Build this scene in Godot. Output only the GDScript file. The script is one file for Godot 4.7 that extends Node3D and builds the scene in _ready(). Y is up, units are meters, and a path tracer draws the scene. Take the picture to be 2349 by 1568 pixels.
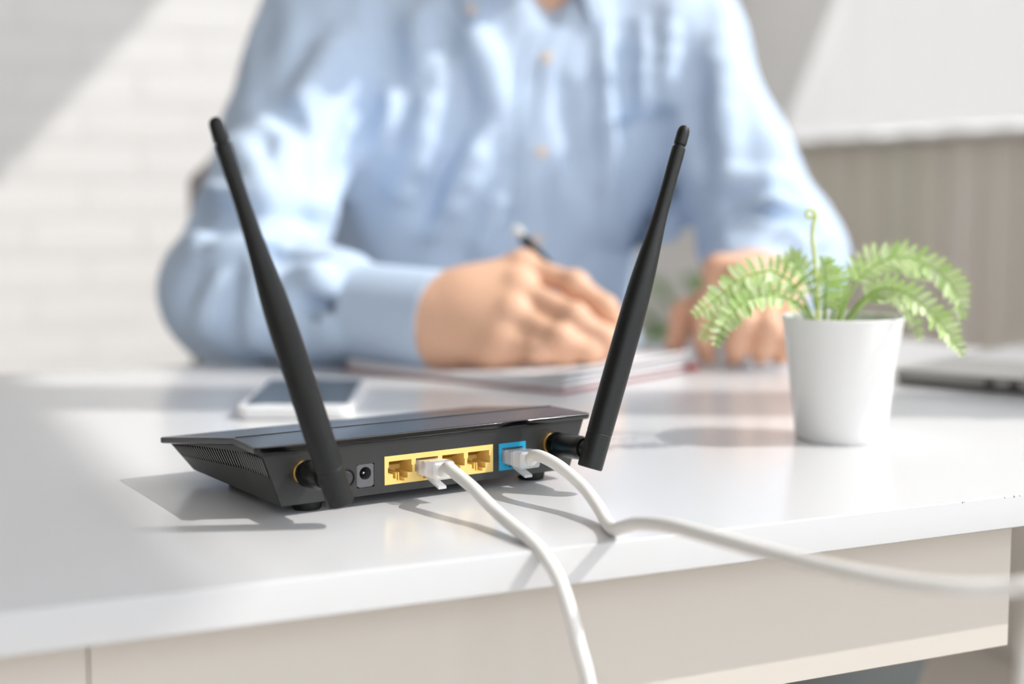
extends Node3D
# A bright home office seen across a white desk: a black router with two antennas, a fern in a small pot,
# and a man in a light blue shirt writing in a notebook behind it. Metres, y up, floor at y = 0, table top at y = 0.74.

const TOP := 0.74            # height of the table top
const DESK_YAW := 0.4347     # the desk and the room stand at this angle
const ROUTER_YAW := 0.5927

# ------------------------------------------------------------------ mesh builder: collects triangles, smooths below a crease angle
class MB:
	var v := PackedVector3Array()

	func tri(a: Vector3, b: Vector3, c: Vector3) -> void:
		v.append(a); v.append(b); v.append(c)

	func quad(a: Vector3, b: Vector3, c: Vector3, d: Vector3) -> void:
		tri(a, b, c); tri(a, c, d)

	func tri_out(a: Vector3, b: Vector3, c: Vector3, from: Vector3) -> void:
		if (b - a).cross(c - a).dot((a + b + c) / 3.0 - from) < 0.0:
			tri(a, c, b)
		else:
			tri(a, b, c)

	func quad_out(a: Vector3, b: Vector3, c: Vector3, d: Vector3, from: Vector3) -> void:
		tri_out(a, b, c, from); tri_out(a, c, d, from)

	func hexa(p: Array) -> void:      # four corners below, the four above them, in the same order
		var m := Vector3.ZERO
		for q in p: m += q
		m /= 8.0
		quad_out(p[0], p[1], p[2], p[3], m); quad_out(p[4], p[5], p[6], p[7], m)
		for i in 4:
			var j := (i + 1) % 4
			quad_out(p[i], p[j], p[4 + j], p[4 + i], m)

	func box(at: Vector3, size: Vector3, bev := 0.0, xf := Transform3D.IDENTITY) -> void:
		var h := size / 2.0
		var m := xf * at
		if bev <= 0.0:
			var p := []
			for y in [-1, 1]:
				for c in [[-1, -1], [1, -1], [1, 1], [-1, 1]]:
					p.append(xf * (at + Vector3(h.x * c[0], h.y * y, h.z * c[1])))
			hexa(p)
			return
		var g := Vector3(h.x - bev, h.y - bev, h.z - bev)
		var f := func(ax: int, s: Vector3) -> Vector3:
			var q := Vector3(g.x * s.x, g.y * s.y, g.z * s.z)
			q[ax] = h[ax] * s[ax]
			return xf * (at + q)
		for ax in 3:
			var b := (ax + 1) % 3
			var c := (ax + 2) % 3
			for sg in [-1.0, 1.0]:
				var k := []
				for w in [[-1, -1], [1, -1], [1, 1], [-1, 1]]:
					var s := Vector3.ZERO
					s[ax] = sg; s[b] = w[0]; s[c] = w[1]
					k.append(f.call(ax, s))
				quad_out(k[0], k[1], k[2], k[3], m)
			for sb in [-1.0, 1.0]:
				for sc in [-1.0, 1.0]:
					var s0 := Vector3.ZERO
					s0[b] = sb; s0[c] = sc; s0[ax] = -1
					var s1 := s0
					s1[ax] = 1
					quad_out(f.call(b, s0), f.call(b, s1), f.call(c, s1), f.call(c, s0), m)
		for x in [-1.0, 1.0]:
			for y in [-1.0, 1.0]:
				for z in [-1.0, 1.0]:
					var s := Vector3(x, y, z)
					tri_out(f.call(0, s), f.call(1, s), f.call(2, s), m)

	func loft(loops: Array, caps := true) -> void:      # closed loops of equal length, each turning the same way
		var n: int = loops[0].size()
		var flip := volume(loops) < 0.0
		for i in loops.size() - 1:
			for j in n:
				var k := (j + 1) % n
				var a: Vector3 = loops[i][j]
				var b: Vector3 = loops[i][k]
				var c: Vector3 = loops[i + 1][k]
				var d: Vector3 = loops[i + 1][j]
				if flip: quad(a, d, c, b)
				else: quad(a, b, c, d)
		if caps:
			for e in [0, loops.size() - 1]:
				var m := Vector3.ZERO
				for q in loops[e]: m += q
				m /= n
				for j in n:
					var k := (j + 1) % n
					if (e == 0) != flip: tri(m, loops[e][k], loops[e][j])
					else: tri(m, loops[e][j], loops[e][k])

	func volume(loops: Array) -> float:
		var n: int = loops[0].size()
		var s := 0.0
		var o: Vector3 = loops[0][0]
		for i in loops.size() - 1:
			for j in n:
				var k := (j + 1) % n
				var a: Vector3 = loops[i][j] - o
				var b: Vector3 = loops[i][k] - o
				var c: Vector3 = loops[i + 1][k] - o
				var d: Vector3 = loops[i + 1][j] - o
				s += a.dot(b.cross(c)) + a.dot(c.cross(d))
		for e in [0, loops.size() - 1]:
			for j in range(1, n - 1):
				var t: float = (loops[e][0] - o).dot((loops[e][j] - o).cross(loops[e][j + 1] - o))
				s += -t if e == 0 else t
		return s

	func lathe(profile: Array, seg: int, xf := Transform3D.IDENTITY, caps := true) -> void:   # profile of (radius, height) turned round y
		var loops := []
		for p in profile:
			var l := []
			for i in seg:
				var a := TAU * i / seg
				l.append(xf * Vector3(cos(a) * p.x, p.y, sin(a) * p.x))
			loops.append(l)
		loft(loops, caps)

	func tube(path: Array, radii: Array, seg: int, caps := true, flat := Vector2.ONE, up := Vector3.UP) -> void:
		var loops := []
		var x := Vector3.ZERO
		for i in path.size():
			var t: Vector3 = (path[mini(i + 1, path.size() - 1)] - path[maxi(i - 1, 0)]).normalized()
			if i == 0:
				x = up.cross(t)
				if x.length() < 0.05: x = Vector3.RIGHT.cross(t)
			x = (x - t * x.dot(t)).normalized()
			var y := t.cross(x)
			var l := []
			for k in seg:
				var a := TAU * k / seg
				l.append(path[i] + (x * cos(a) * flat.x + y * sin(a) * flat.y) * radii[i])
			loops.append(l)
		loft(loops, caps)

	func prism(poly: Array, y0: float, y1: float, xf := Transform3D.IDENTITY, bev := 0.0) -> void:   # polygon in x, z; drawn in by bev at both ends
		var mid := Vector2.ZERO
		for q in poly: mid += q
		mid /= poly.size()
		var ring := func(y: float, by: float) -> Array:
			var l := []
			for q in poly:
				var r: Vector2 = q - (q - mid).normalized() * by
				l.append(xf * Vector3(r.x, y, r.y))
			return l
		if bev > 0.0:
			loft([ring.call(y0, bev), ring.call(y0 + bev, 0.0), ring.call(y1 - bev, 0.0), ring.call(y1, bev)])
		else:
			loft([ring.call(y0, 0.0), ring.call(y1, 0.0)])

	func mesh(crease := 50.0) -> ArrayMesh:
		var n := v.size() / 3
		var fn := PackedVector3Array()
		var near := {}
		for i in n:
			var c := (v[i * 3 + 1] - v[i * 3]).cross(v[i * 3 + 2] - v[i * 3])
			fn.append(c)
			for k in 3:
				var key := Vector3i((v[i * 3 + k] * 40000.0).round())
				if near.has(key): near[key].append(i)
				else: near[key] = [i]
		var limit := cos(deg_to_rad(crease))
		var pos := PackedVector3Array()
		var nor := PackedVector3Array()
		for i in n:
			var me := fn[i].normalized()
			if me == Vector3.ZERO: continue
			for k in [0, 2, 1]:                 # Godot's front faces run clockwise
				var key := Vector3i((v[i * 3 + k] * 40000.0).round())
				var s := Vector3.ZERO
				for j in near[key]:
					if fn[j].normalized().dot(me) >= limit: s += fn[j]
				pos.append(v[i * 3 + k])
				nor.append(s.normalized() if s.length() > 0.0 else me)
		return arrays(pos, nor)

	static func arrays(pos: PackedVector3Array, nor: PackedVector3Array, index := PackedInt32Array()) -> ArrayMesh:
		var a := []
		a.resize(Mesh.ARRAY_MAX)
		a[Mesh.ARRAY_VERTEX] = pos
		a[Mesh.ARRAY_NORMAL] = nor
		if index.size(): a[Mesh.ARRAY_INDEX] = index
		var m := ArrayMesh.new()
		m.add_surface_from_arrays(Mesh.PRIMITIVE_TRIANGLES, a)
		return m

# ------------------------------------------------------------------ soft bodies: tapered capsules joined by a smooth minimum, meshed as surface nets
class Sdf:
	var A := PackedVector3Array()
	var D := PackedVector3Array()
	var IL := PackedFloat32Array()
	var R := PackedFloat32Array()
	var DR := PackedFloat32Array()
	var K := PackedFloat32Array()      # how softly it joins; a negative one carves
	var noise: FastNoiseLite
	var amp := 0.0
	var stretch := Vector3.ONE
	var lo := Vector3.ONE * 1e9
	var hi := Vector3.ONE * -1e9

	func bone(a: Vector3, b: Vector3, ra: float, rb: float, k := 0.02) -> void:
		A.append(a); D.append(b - a)
		IL.append(1.0 / maxf((b - a).length_squared(), 1e-9))
		R.append(ra); DR.append(rb - ra); K.append(k)
		if k > 0.0:
			var e := Vector3.ONE * (maxf(ra, rb) + k * 0.3)
			lo = lo.min(a - e).min(b - e)
			hi = hi.max(a + e).max(b + e)

	func chain(p: Array, r: Array, k := 0.02) -> void:
		for i in p.size() - 1: bone(p[i], p[i + 1], r[i], r[i + 1], k)

	func d(p: Vector3) -> float:
		var s := 1e3
		for i in A.size():
			var pa := p - A[i]
			var t := clampf(pa.dot(D[i]) * IL[i], 0.0, 1.0)
			var e := (pa - D[i] * t).length() - R[i] - DR[i] * t
			var k := K[i]
			if k > 0.0:
				var h := maxf(k - absf(s - e), 0.0)
				s = minf(s, e) - h * h / (4.0 * k)
			else:
				var h := maxf(-k - absf(s + e), 0.0)
				s = maxf(s, -e) + h * h / (-4.0 * k)
		if amp > 0.0:
			s += amp * noise.get_noise_3dv(p * stretch)
		return s

	func grad(p: Vector3, e := 0.0015) -> Vector3:
		return Vector3(d(p + Vector3(e, 0, 0)) - d(p - Vector3(e, 0, 0)), d(p + Vector3(0, e, 0)) - d(p - Vector3(0, e, 0)), d(p + Vector3(0, 0, e)) - d(p - Vector3(0, 0, e))).normalized()

	func net(cell: float, pos: PackedVector3Array, nor: PackedVector3Array, index: PackedInt32Array) -> void:
		var B := 4
		var pad := cell * 2.0
		var o := lo - Vector3.ONE * pad
		var ext := hi - lo + Vector3.ONE * pad * 2.0
		var nb := Vector3i((ext / (cell * B)).ceil())
		var nx := nb.x * B + 1
		var ny := nb.y * B + 1
		var nz := nb.z * B + 1
		var val := PackedFloat32Array()
		val.resize(nx * ny * nz)
		val.fill(1e6)
		var reach := cell * B * 0.5 * 1.74 + amp + 0.004
		var cells := PackedInt32Array()
		for bz in nb.z:
			for by in nb.y:
				for bx in nb.x:
					var c := o + Vector3(bx + 0.5, by + 0.5, bz + 0.5) * cell * B
					if absf(d(c)) > reach: continue
					for z in range(bz * B, bz * B + B + 1):
						for y in range(by * B, by * B + B + 1):
							for x in range(bx * B, bx * B + B + 1):
								var q := x + nx * (y + ny * z)
								if val[q] == 1e6: val[q] = d(o + Vector3(x, y, z) * cell)
								if x < bx * B + B and y < by * B + B and z < bz * B + B: cells.append(q)
		var step := [0, 1, nx, nx + 1, nx * ny, nx * ny + 1, nx * ny + nx, nx * ny + nx + 1]
		var edges := [[0, 1], [2, 3], [4, 5], [6, 7], [0, 2], [1, 3], [4, 6], [5, 7], [0, 4], [1, 5], [2, 6], [3, 7]]
		var corner := []
		for i in 8: corner.append(Vector3(i & 1, (i >> 1) & 1, (i >> 2) & 1))
		var at := {}
		for q in cells:
			var inside := 0
			for i in 8:
				if val[q + step[i]] < 0.0: inside += 1
			if inside == 0 or inside == 8: continue
			var s := Vector3.ZERO
			var n := 0
			for e in edges:
				var a := val[q + step[e[0]]]
				var b := val[q + step[e[1]]]
				if (a < 0.0) != (b < 0.0):
					s += corner[e[0]].lerp(corner[e[1]], a / (a - b))
					n += 1
			var x := q % nx
			var y := (q / nx) % ny
			var z := q / (nx * ny)
			var p := o + (Vector3(x, y, z) + s / n) * cell
			at[q] = pos.size()
			pos.append(p)
			nor.append(grad(p))
		for q in at:
			for ax in 3:
				var along: int = [1, nx, nx * ny][ax]
				var b: int = [nx, nx * ny, 1][ax]
				var c: int = [nx * ny, 1, nx][ax]
				var inside := val[q] < 0.0
				if inside == (val[q + along] < 0.0): continue
				if not (at.has(q - b) and at.has(q - c) and at.has(q - b - c)): continue
				var k := [at[q], at[q - b], at[q - b - c], at[q - c]]
				if inside: k = [k[0], k[3], k[2], k[1]]
				for i in [0, 1, 2, 0, 2, 3]: index.append(k[i])

	func mesh(cell: float) -> ArrayMesh:
		var pos := PackedVector3Array()
		var nor := PackedVector3Array()
		var index := PackedInt32Array()
		net(cell, pos, nor, index)
		return MB.arrays(pos, nor, index)

# ------------------------------------------------------------------ naming and tagging
var taken := {}

func numbered(called: String) -> String:
	taken[called] = taken.get(called, -1) + 1
	return called if taken[called] == 0 else "%s_%03d" % [called, taken[called]]

func thing(called: String, label: String, category: String, at := Vector3.ZERO, turn := 0.0, group := "") -> Node3D:
	var o := Node3D.new()
	o.name = numbered(called)
	add_child(o, true)
	o.position = at
	o.rotation.y = turn
	o.set_meta("label", label)
	o.set_meta("category", category)
	if group: o.set_meta("group", group)
	return o

func obj(called: String, m: Mesh, mat: Material, parent: Node, xf := Transform3D.IDENTITY, label := "") -> MeshInstance3D:
	var o := MeshInstance3D.new()
	o.name = called
	o.mesh = m
	o.material_override = mat
	o.cast_shadow = GeometryInstance3D.SHADOW_CASTING_SETTING_ON
	o.transform = xf
	parent.add_child(o, true)
	if label: o.set_meta("label", label)
	return o

func struct(called: String, m: Mesh, mat: Material, label := "") -> MeshInstance3D:
	var o := obj(called, m, mat, self)
	o.rotation.y = DESK_YAW
	o.set_meta("kind", "structure")
	if label: o.set_meta("label", label)
	return o

func mat(c: Color, rough: float, spec := 0.5, metal := 0.0) -> StandardMaterial3D:
	var m := StandardMaterial3D.new()
	m.albedo_color = c
	m.roughness = rough
	m.metallic_specular = spec
	m.metallic = metal
	return m

func grain(m: StandardMaterial3D, freq: float, cm: float, size: float, sd := 1) -> StandardMaterial3D:   # fine relief on a material
	var f := FastNoiseLite.new()
	f.seed = sd
	f.noise_type = FastNoiseLite.TYPE_SIMPLEX_SMOOTH
	f.frequency = freq
	var t := NoiseTexture2D.new()
	t.width = 512; t.height = 512
	t.seamless = true
	t.noise = f
	m.heightmap_enabled = true
	m.heightmap_texture = t
	m.heightmap_scale = cm
	m.uv1_triplanar = true
	m.uv1_scale = Vector3.ONE / size
	return m

func turned(from: Vector3, to: Vector3, at: Vector3) -> Transform3D:      # turns direction from into direction to and moves to at
	return Transform3D(Basis(Quaternion(from.normalized(), to.normalized())), at)

func curve(points: Array, steps: int) -> Array:       # a smooth line through the points (Catmull-Rom)
	var out := []
	for i in points.size() - 1:
		var a: Vector3 = points[maxi(i - 1, 0)]
		var d: Vector3 = points[mini(i + 2, points.size() - 1)]
		for s in steps:
			out.append((points[i] as Vector3).cubic_interpolate(points[i + 1], a, d, float(s) / steps))
	out.append(points[-1])
	return out

func at_table(x: float, h: float, depth: float) -> Vector3:
	return Vector3(x, TOP + h, -depth)

var white_paint: StandardMaterial3D
var rng := RandomNumberGenerator.new()

func _ready() -> void:
	# --- camera
	var cam := Camera3D.new()
	cam.name = "camera"
	add_child(cam)
	var lens := CameraAttributesPhysical.new()
	lens.frustum_focal_length = 49.93
	lens.frustum_focus_distance = 0.662
	lens.frustum_near = 0.05
	lens.frustum_far = 60.0
	lens.exposure_aperture = 3.6
	cam.attributes = lens
	cam.position = Vector3(0, TOP + 0.1406, 0)
	cam.rotation.x = -0.102
	cam.current = true
	# --- sky, sun, exposure
	var env := Environment.new()
	var sky := Sky.new()
	var sm := ProceduralSkyMaterial.new()
	sm.sky_top_color = Color(0.87, 0.91, 0.96)
	sm.sky_horizon_color = Color(0.97, 0.97, 0.97)
	sm.sky_curve = 0.2
	sm.ground_bottom_color = Color(0.72, 0.70, 0.67)
	sm.ground_horizon_color = Color(0.85, 0.84, 0.82)
	sm.sun_angle_max = 1.0
	sky.sky_material = sm
	env.background_mode = Environment.BG_SKY
	env.sky = sky
	env.background_energy_multiplier = SKY_ENERGY
	env.tonemap_mode = Environment.TONE_MAPPER_LINEAR
	env.tonemap_exposure = EXPOSURE
	env.sdfgi_enabled = true
	env.ssao_enabled = true
	env.ssil_enabled = true
	var we := WorldEnvironment.new()
	we.name = "environment"
	we.environment = env
	add_child(we)
	var sun := DirectionalLight3D.new()
	sun.name = "sun"
	add_child(sun)
	sun.look_at_from_position(Vector3.ZERO, Vector3(-1.0105, -1.0, -0.06), Vector3.UP)
	sun.light_energy = SUN_ENERGY
	sun.light_color = Color(1.0, 0.985, 0.965)
	sun.light_angular_distance = 0.55
	sun.shadow_enabled = true
	sun.sky_mode = DirectionalLight3D.SKY_MODE_LIGHT_ONLY
	rng.seed = 7
	white_paint = mat(Color(0.93, 0.925, 0.92), 0.7, 0.3)
	room()
	desk()
	router()
	cables()
	person()
	pen_and_notebook()
	phone()
	laptop()
	fern()
	chair()
	floor_plant()

const SKY_ENERGY := 4.3
const EXPOSURE := 0.865
const SUN_ENERGY := 1.5

# ------------------------------------------------------------------ the room (its own axes: x along the desk, z towards the camera side)
const SW := 2.0        # right wall with the windows
const WT := 0.08       # its thickness
const PN := 3.0        # back wall
const LW := -2.6       # left wall
const CN := -2.4       # wall behind the camera (as z = -CN)
const CEIL := 3.25

func slab(called: String, a: Vector3, b: Vector3, m: Material, label := "") -> MeshInstance3D:
	var s := MB.new()
	s.box((a + b) / 2.0, (b - a).abs())
	return struct(called, s.mesh(), m, label)

func room() -> void:
	var floor_mat := mat(Color(0.82, 0.79, 0.75), 0.45)
	slab("floor", Vector3(LW - 0.2, -0.1, -PN - 0.2), Vector3(SW + 0.2, 0, -CN + 0.2), floor_mat, "pale grey-beige floor under the desk")
	slab("ceiling", Vector3(LW - 0.2, CEIL, -PN - 0.2), Vector3(SW + 0.2, CEIL + 0.1, -CN + 0.2), white_paint)
	slab("wall_left", Vector3(LW - 0.2, 0, -PN - 0.2), Vector3(LW, CEIL, -CN + 0.2), mat(Color(0.56, 0.55, 0.54), 0.7, 0.3))
	# back wall: painted white brickwork; the bricks in view are parts, the others one piece
	var wall := slab("wall_back", Vector3(LW - 0.2, 0, -PN - 0.2), Vector3(SW + 0.2, CEIL, -PN - 0.004), white_paint, "white painted brick wall behind the man")
	var brick_mesh := []
	var bm := [mat(Color(0.95, 0.945, 0.94), 0.65, 0.3), mat(Color(0.945, 0.94, 0.935), 0.65, 0.3), mat(Color(0.955, 0.95, 0.945), 0.65, 0.3)]
	for i in 4:
		var s := MB.new()
		s.box(Vector3.ZERO, Vector3(0.213 + 0.001 * i, 0.064 + 0.0006 * (i % 2), 0.012), 0.0012)
		brick_mesh.append(s.mesh())
	var rest := MB.new()
	var row := 0
	var y := 0.04
	while y < CEIL - 0.03:
		var x := LW + 0.11 + (0.1125 if row % 2 else 0.0)
		while x < SW - 0.1:
			var p := Vector3(x, y, -PN - 0.0085 + rng.randf_range(-0.0006, 0.0006))
			if x > -0.1 and y > 0.42 and y < 1.6:
				obj("brick", brick_mesh[rng.randi() % 4], bm[rng.randi() % 3], wall, Transform3D(Basis(), p))
			else:
				rest.box(p, Vector3(0.214, 0.0645, 0.012), 0.0012)
			x += 0.225
		y += 0.0755
		row += 1
	obj("brickwork", rest.mesh(), bm[0], wall).set_meta("kind", "stuff")
	# right wall: window openings between slim piers, a sill at 1.01 m, panels under it
	var bays := [[-2.3, -1.24], [-1.19, OPEN_A], [OPEN_B, 1.29], [1.35, 2.82]]
	var sill := 1.01
	var head := HEAD
	var s := MB.new()
	var edge := -PN
	var piers := []
	piers.append([CN, bays[0][0]])
	for i in 3: piers.append([bays[i][1], bays[i + 1][0]])
	piers.append([bays[3][1], PN])
	for p in piers:
		s.box(Vector3(SW + WT / 2, (sill + head) / 2, -(p[0] + p[1]) / 2), Vector3(WT, head - sill, p[1] - p[0]))
	s.box(Vector3(SW + WT / 2, sill / 2, -(PN + CN) / 2), Vector3(WT, sill, PN - CN))
	s.box(Vector3(SW + WT / 2, (head + CEIL) / 2, -(PN + CN) / 2), Vector3(WT, CEIL - head, PN - CN))
	var right := struct("wall_right", s.mesh(), white_paint, "white wall with a row of windows, seen at an angle on the right")
	# grey-beige boards under the windows
	var tones := [Color(0.95, 0.92, 0.89), Color(0.935, 0.905, 0.87), Color(0.925, 0.895, 0.85), Color(0.91, 0.89, 0.84)]
	var z := -PN + 0.001
	var k := 0
	while z < -CN - 0.1:
		var w := 0.0975
		var b := MB.new()
		b.box(Vector3(SW - 0.011, 0.5, z + w / 2), Vector3(0.02, 0.99, w - 0.006), 0.004)
		obj("board", b.mesh(), mat(tones[[0, 1, 1, 2, 2, 2, 3, 2][k % 8]], 0.6, 0.3), right)
		z += w
		k += 1
	var ledge := MB.new()
	ledge.box(Vector3(SW - 0.02, 1.003, -(PN + CN) / 2), Vector3(0.08, 0.014, PN - CN - 0.01), 0.004)
	obj("window_ledge", ledge.mesh(), white_paint, right)
	var glass := mat(Color(0.95, 0.98, 1.0, 0.06), 0.02)
	glass.transparency = BaseMaterial3D.TRANSPARENCY_ALPHA
	for i in 4:
		var b: Array = bays[i]
		var f := MB.new()
		var m0: float = b[0]
		var m1: float = b[1]
		for e in [m0 + 0.012, m1 - 0.012]:
			f.box(Vector3(SW + 0.05, (sill + head) / 2, -e), Vector3(0.04, head - sill, 0.024), 0.003)
		for e in [sill + 0.015, head - 0.012]:
			f.box(Vector3(SW + 0.05, e, -(m0 + m1) / 2), Vector3(0.04, 0.03 if e < 2 else 0.024, m1 - m0 - 0.048), 0.003)
		var win := struct("window_%d" % (i + 1), f.mesh(), white_paint)
		var g := MB.new()
		g.box(Vector3(SW + 0.055, (sill + head) / 2, -(m0 + m1) / 2), Vector3(0.006, head - sill - 0.04, m1 - m0 - 0.04))
		obj("pane", g.mesh(), glass, win)
	# the wall behind the camera: two broad windows
	var c := MB.new()
	var zc := -CN + 0.05
	c.box(Vector3((LW + SW) / 2, 0.35, zc), Vector3(SW - LW, 0.7, 0.1))
	c.box(Vector3((LW + SW) / 2, (3.0 + CEIL) / 2, zc), Vector3(SW - LW, CEIL - 3.0, 0.1))
	for p in [[LW, -1.6], [0.1, 0.2], [SW - 0.1, SW]]:
		c.box(Vector3((p[0] + p[1]) / 2, 1.85, zc), Vector3(p[1] - p[0], 2.3, 0.1))
	struct("wall_front", c.mesh(), white_paint)
	var n := 5
	for o in [[-1.6, 0.1], [0.2, SW - 0.1]]:
		var f := MB.new()
		for e in [o[0] + 0.02, (o[0] + o[1]) / 2, o[1] - 0.02]:
			f.box(Vector3(e, 1.85, zc), Vector3(0.04, 2.3, 0.05), 0.004)
		for e in [0.72, 2.98]:
			f.box(Vector3((o[0] + o[1]) / 2, e, zc), Vector3(o[1] - o[0] - 0.08, 0.04, 0.05), 0.004)
		var win := struct("window_%d" % n, f.mesh(), white_paint)
		for h in 2:
			var g := MB.new()
			var wd: float = (o[1] - o[0]) / 2
			g.box(Vector3(o[0] + wd * (h + 0.5), 1.85, zc), Vector3(wd - 0.045, 2.22, 0.006))
			obj("pane", g.mesh(), glass, win)
		n += 1
	# a low sheer curtain on a rod across the far window
	var cur := thing("cafe_curtain", "sheer white half-height curtain hanging across the window behind the fern", "curtain", Vector3.ZERO, DESK_YAW)
	var sheets := []
	for panel in 2:                    # a thin sheer along the window, and a second one gathered at its far end with a slanting edge
		var sheet := MB.new()
		var prev := []
		var cols := 110 if panel == 0 else 40
		for i in cols + 1:
			var t := float(i) / cols
			var w := sin(t * 92.0) * 0.010 + sin(t * 37.0 + 1.0) * 0.006
			if panel == 1: w = sin(t * 30.0) * 0.008
			var line := []
			for j in 9:
				var u := j / 8.0
				var zz := lerpf(-2.86, -0.9, t) if panel == 0 else lerpf(-2.88, lerpf(-2.28, -2.67, u), t)
				line.append(Vector3(SW - (0.055 if panel == 0 else 0.085) + w * (0.5 + 0.5 * u), lerpf(1.62, 1.014, u), zz))
			if i > 0:
				for j in 8:
					sheet.quad(prev[j], line[j], line[j + 1], prev[j + 1])
			prev = line
		sheets.append(sheet)
	var cm := mat(Color(0.95, 0.945, 0.94), 0.9, 0.1)
	cm.backlight_enabled = true
	cm.backlight = Color(0.6, 0.6, 0.6)
	cm.cull_mode = BaseMaterial3D.CULL_DISABLED
	for sheet in sheets: obj("sheer_cloth", sheet.mesh(80), cm, cur)
	var rod := MB.new()
	rod.tube([Vector3(SW - 0.07, 1.625, -2.92), Vector3(SW - 0.07, 1.625, -0.85)], [0.006, 0.006], 10)
	obj("rod", rod.mesh(), mat(Color(0.85, 0.85, 0.85), 0.3), cur)

const HEAD := 2.95
const OPEN_A := -0.035
const OPEN_B := 0.035

# ------------------------------------------------------------------ the desk
func desk() -> void:
	var d := thing("desk", "white lacquered desk with a thick top and a recessed apron", "desk", Vector3(0, 0, 0), DESK_YAW)
	var lac := mat(Color(0.85, 0.85, 0.854), 0.20, 0.48)
	var edge_n := DESK_NEAR
	var x0 := -0.72
	var x1 := 0.95
	var t := MB.new()
	t.box(Vector3((x0 + x1) / 2, TOP - 0.008, -(edge_n + DESK_DEPTH / 2)), Vector3(x1 - x0, 0.016, DESK_DEPTH), 0.0008)
	obj("tabletop", t.mesh(), lac, d)
	var sat := mat(Color(0.84, 0.81, 0.775), 0.35, 0.4)
	var ap_r := 0.522
	var a := MB.new()
	var rec := 0.028
	a.box(Vector3((x0 + 0.02 + APRON_SEAM) / 2, TOP - 0.0505, -(edge_n + rec + 0.009)), Vector3(APRON_SEAM - x0 - 0.0204, 0.069, 0.018), 0.0006)
	obj("apron", a.mesh(), sat, d)
	var a2 := MB.new()
	a2.box(Vector3((APRON_SEAM + ap_r) / 2, TOP - 0.0505, -(edge_n + rec + 0.009)), Vector3(ap_r - APRON_SEAM - 0.0004, 0.069, 0.018), 0.0006)
	obj("apron", a2.mesh(), sat, d)
	var b := MB.new()
	b.box(Vector3((x0 + x1) / 2, TOP - 0.0505, -(edge_n + DESK_DEPTH - 0.06)), Vector3(x1 - x0 - 0.2, 0.069, 0.018), 0.001)
	obj("rail", b.mesh(), sat, d)
	for p in [[x0 + 0.05, edge_n + 0.07], [x1 - 0.05, edge_n + 0.07], [x0 + 0.05, edge_n + DESK_DEPTH - 0.07], [x1 - 0.05, edge_n + DESK_DEPTH - 0.07]]:
		var l := MB.new()
		l.box(Vector3(p[0], (TOP - 0.016) / 2, -p[1]), Vector3(0.05, TOP - 0.016, 0.05), 0.002)
		obj("leg", l.mesh(), sat, d)
	# chipped lacquer along the near edge
	var chip := mat(Color(0.56, 0.49, 0.43), 0.8)
	for c in [[0.4630, 0.0006], [0.4642, 0.0004], [0.4886, 0.0005], [0.4946, 0.0007], [0.4981, 0.0005]]:
		var m := MB.new()
		m.lathe([Vector2(c[1] * 0.6, -0.0003), Vector2(c[1], 0.0), Vector2(c[1] * 0.5, 0.0003)], 7, turned(Vector3.UP, Vector3(0, 0.7, 0.7), Vector3(c[0], TOP - 0.0007, -edge_n - 0.0003)))
		obj("edge_chip", m.mesh(), chip, d)

const DESK_NEAR := 0.5005
const DESK_DEPTH := 0.69
const APRON_SEAM := 0.073

# ------------------------------------------------------------------ the router (local axes: x along its back, z out of its back, millimetres turned to metres by mm())
func mm(u: float, y: float, w: float) -> Vector3:      # w runs from the back to the front
	return Vector3(u, y, -w) * 0.001

func flank(side: int, t: float, h: float) -> Vector3:      # a point on the sloping side: t from back to front, h from the bottom edge to the lid
	var k := 29.0 / 103.0
	var top := Vector3(-8.6, 29.2, lerpf(0.6, 29.0, t / k)) if t < k else Vector3(-8.6, 29.2, 29.0).lerp(Vector3(-9.8, 18.8, 108.6), (t - k) / (1.0 - k))
	var q := Vector3(0, 5.1, 103.0 * t).lerp(top, h)
	return mm(q.x if side == 0 else 156.6 - q.x, q.y, q.z)

func plate(s: MB, pts: Array, w0: float, w1: float) -> void:   # a flat piece of four (u, y) corners between two depths
	var p := []
	for w in [w0, w1]:
		for q in pts: p.append(mm(q[0], q[1], w))
	s.hexa(p)

func rect(s: MB, u0: float, y0: float, u1: float, y1: float, w0: float, w1: float) -> void:
	plate(s, [[u0, y0], [u1, y0], [u1, y1], [u0, y1]], w0, w1)

func jack(s: MB, u: float, y_top: float, deep: float) -> void:   # walls of one socket, u its left side, 13 wide
	var W := 13.0
	rect(s, u, y_top - 2.7, u + 0.5, y_top, -0.2, deep)
	rect(s, u + W - 0.5, y_top - 2.7, u + W, y_top, -0.2, deep)
	rect(s, u, 8.9, u + 2.6, 13.4, -0.2, deep)
	rect(s, u + W - 2.6, 8.9, u + W, 13.4, -0.2, deep)
	rect(s, u + 2.6, 8.9, u + 4.4, 11.0, -0.2, deep)
	rect(s, u + W - 4.4, 8.9, u + W - 2.6, 11.0, -0.2, deep)
	rect(s, u + 4.4, 8.9, u + W - 4.4, 9.8, -0.2, deep)
	rect(s, u + 5.6, 9.8, u + 6.1, 13.4, 2.5, deep)
	rect(s, u + W - 6.1, 9.8, u + W - 5.6, 13.4, 2.5, deep)

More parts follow.
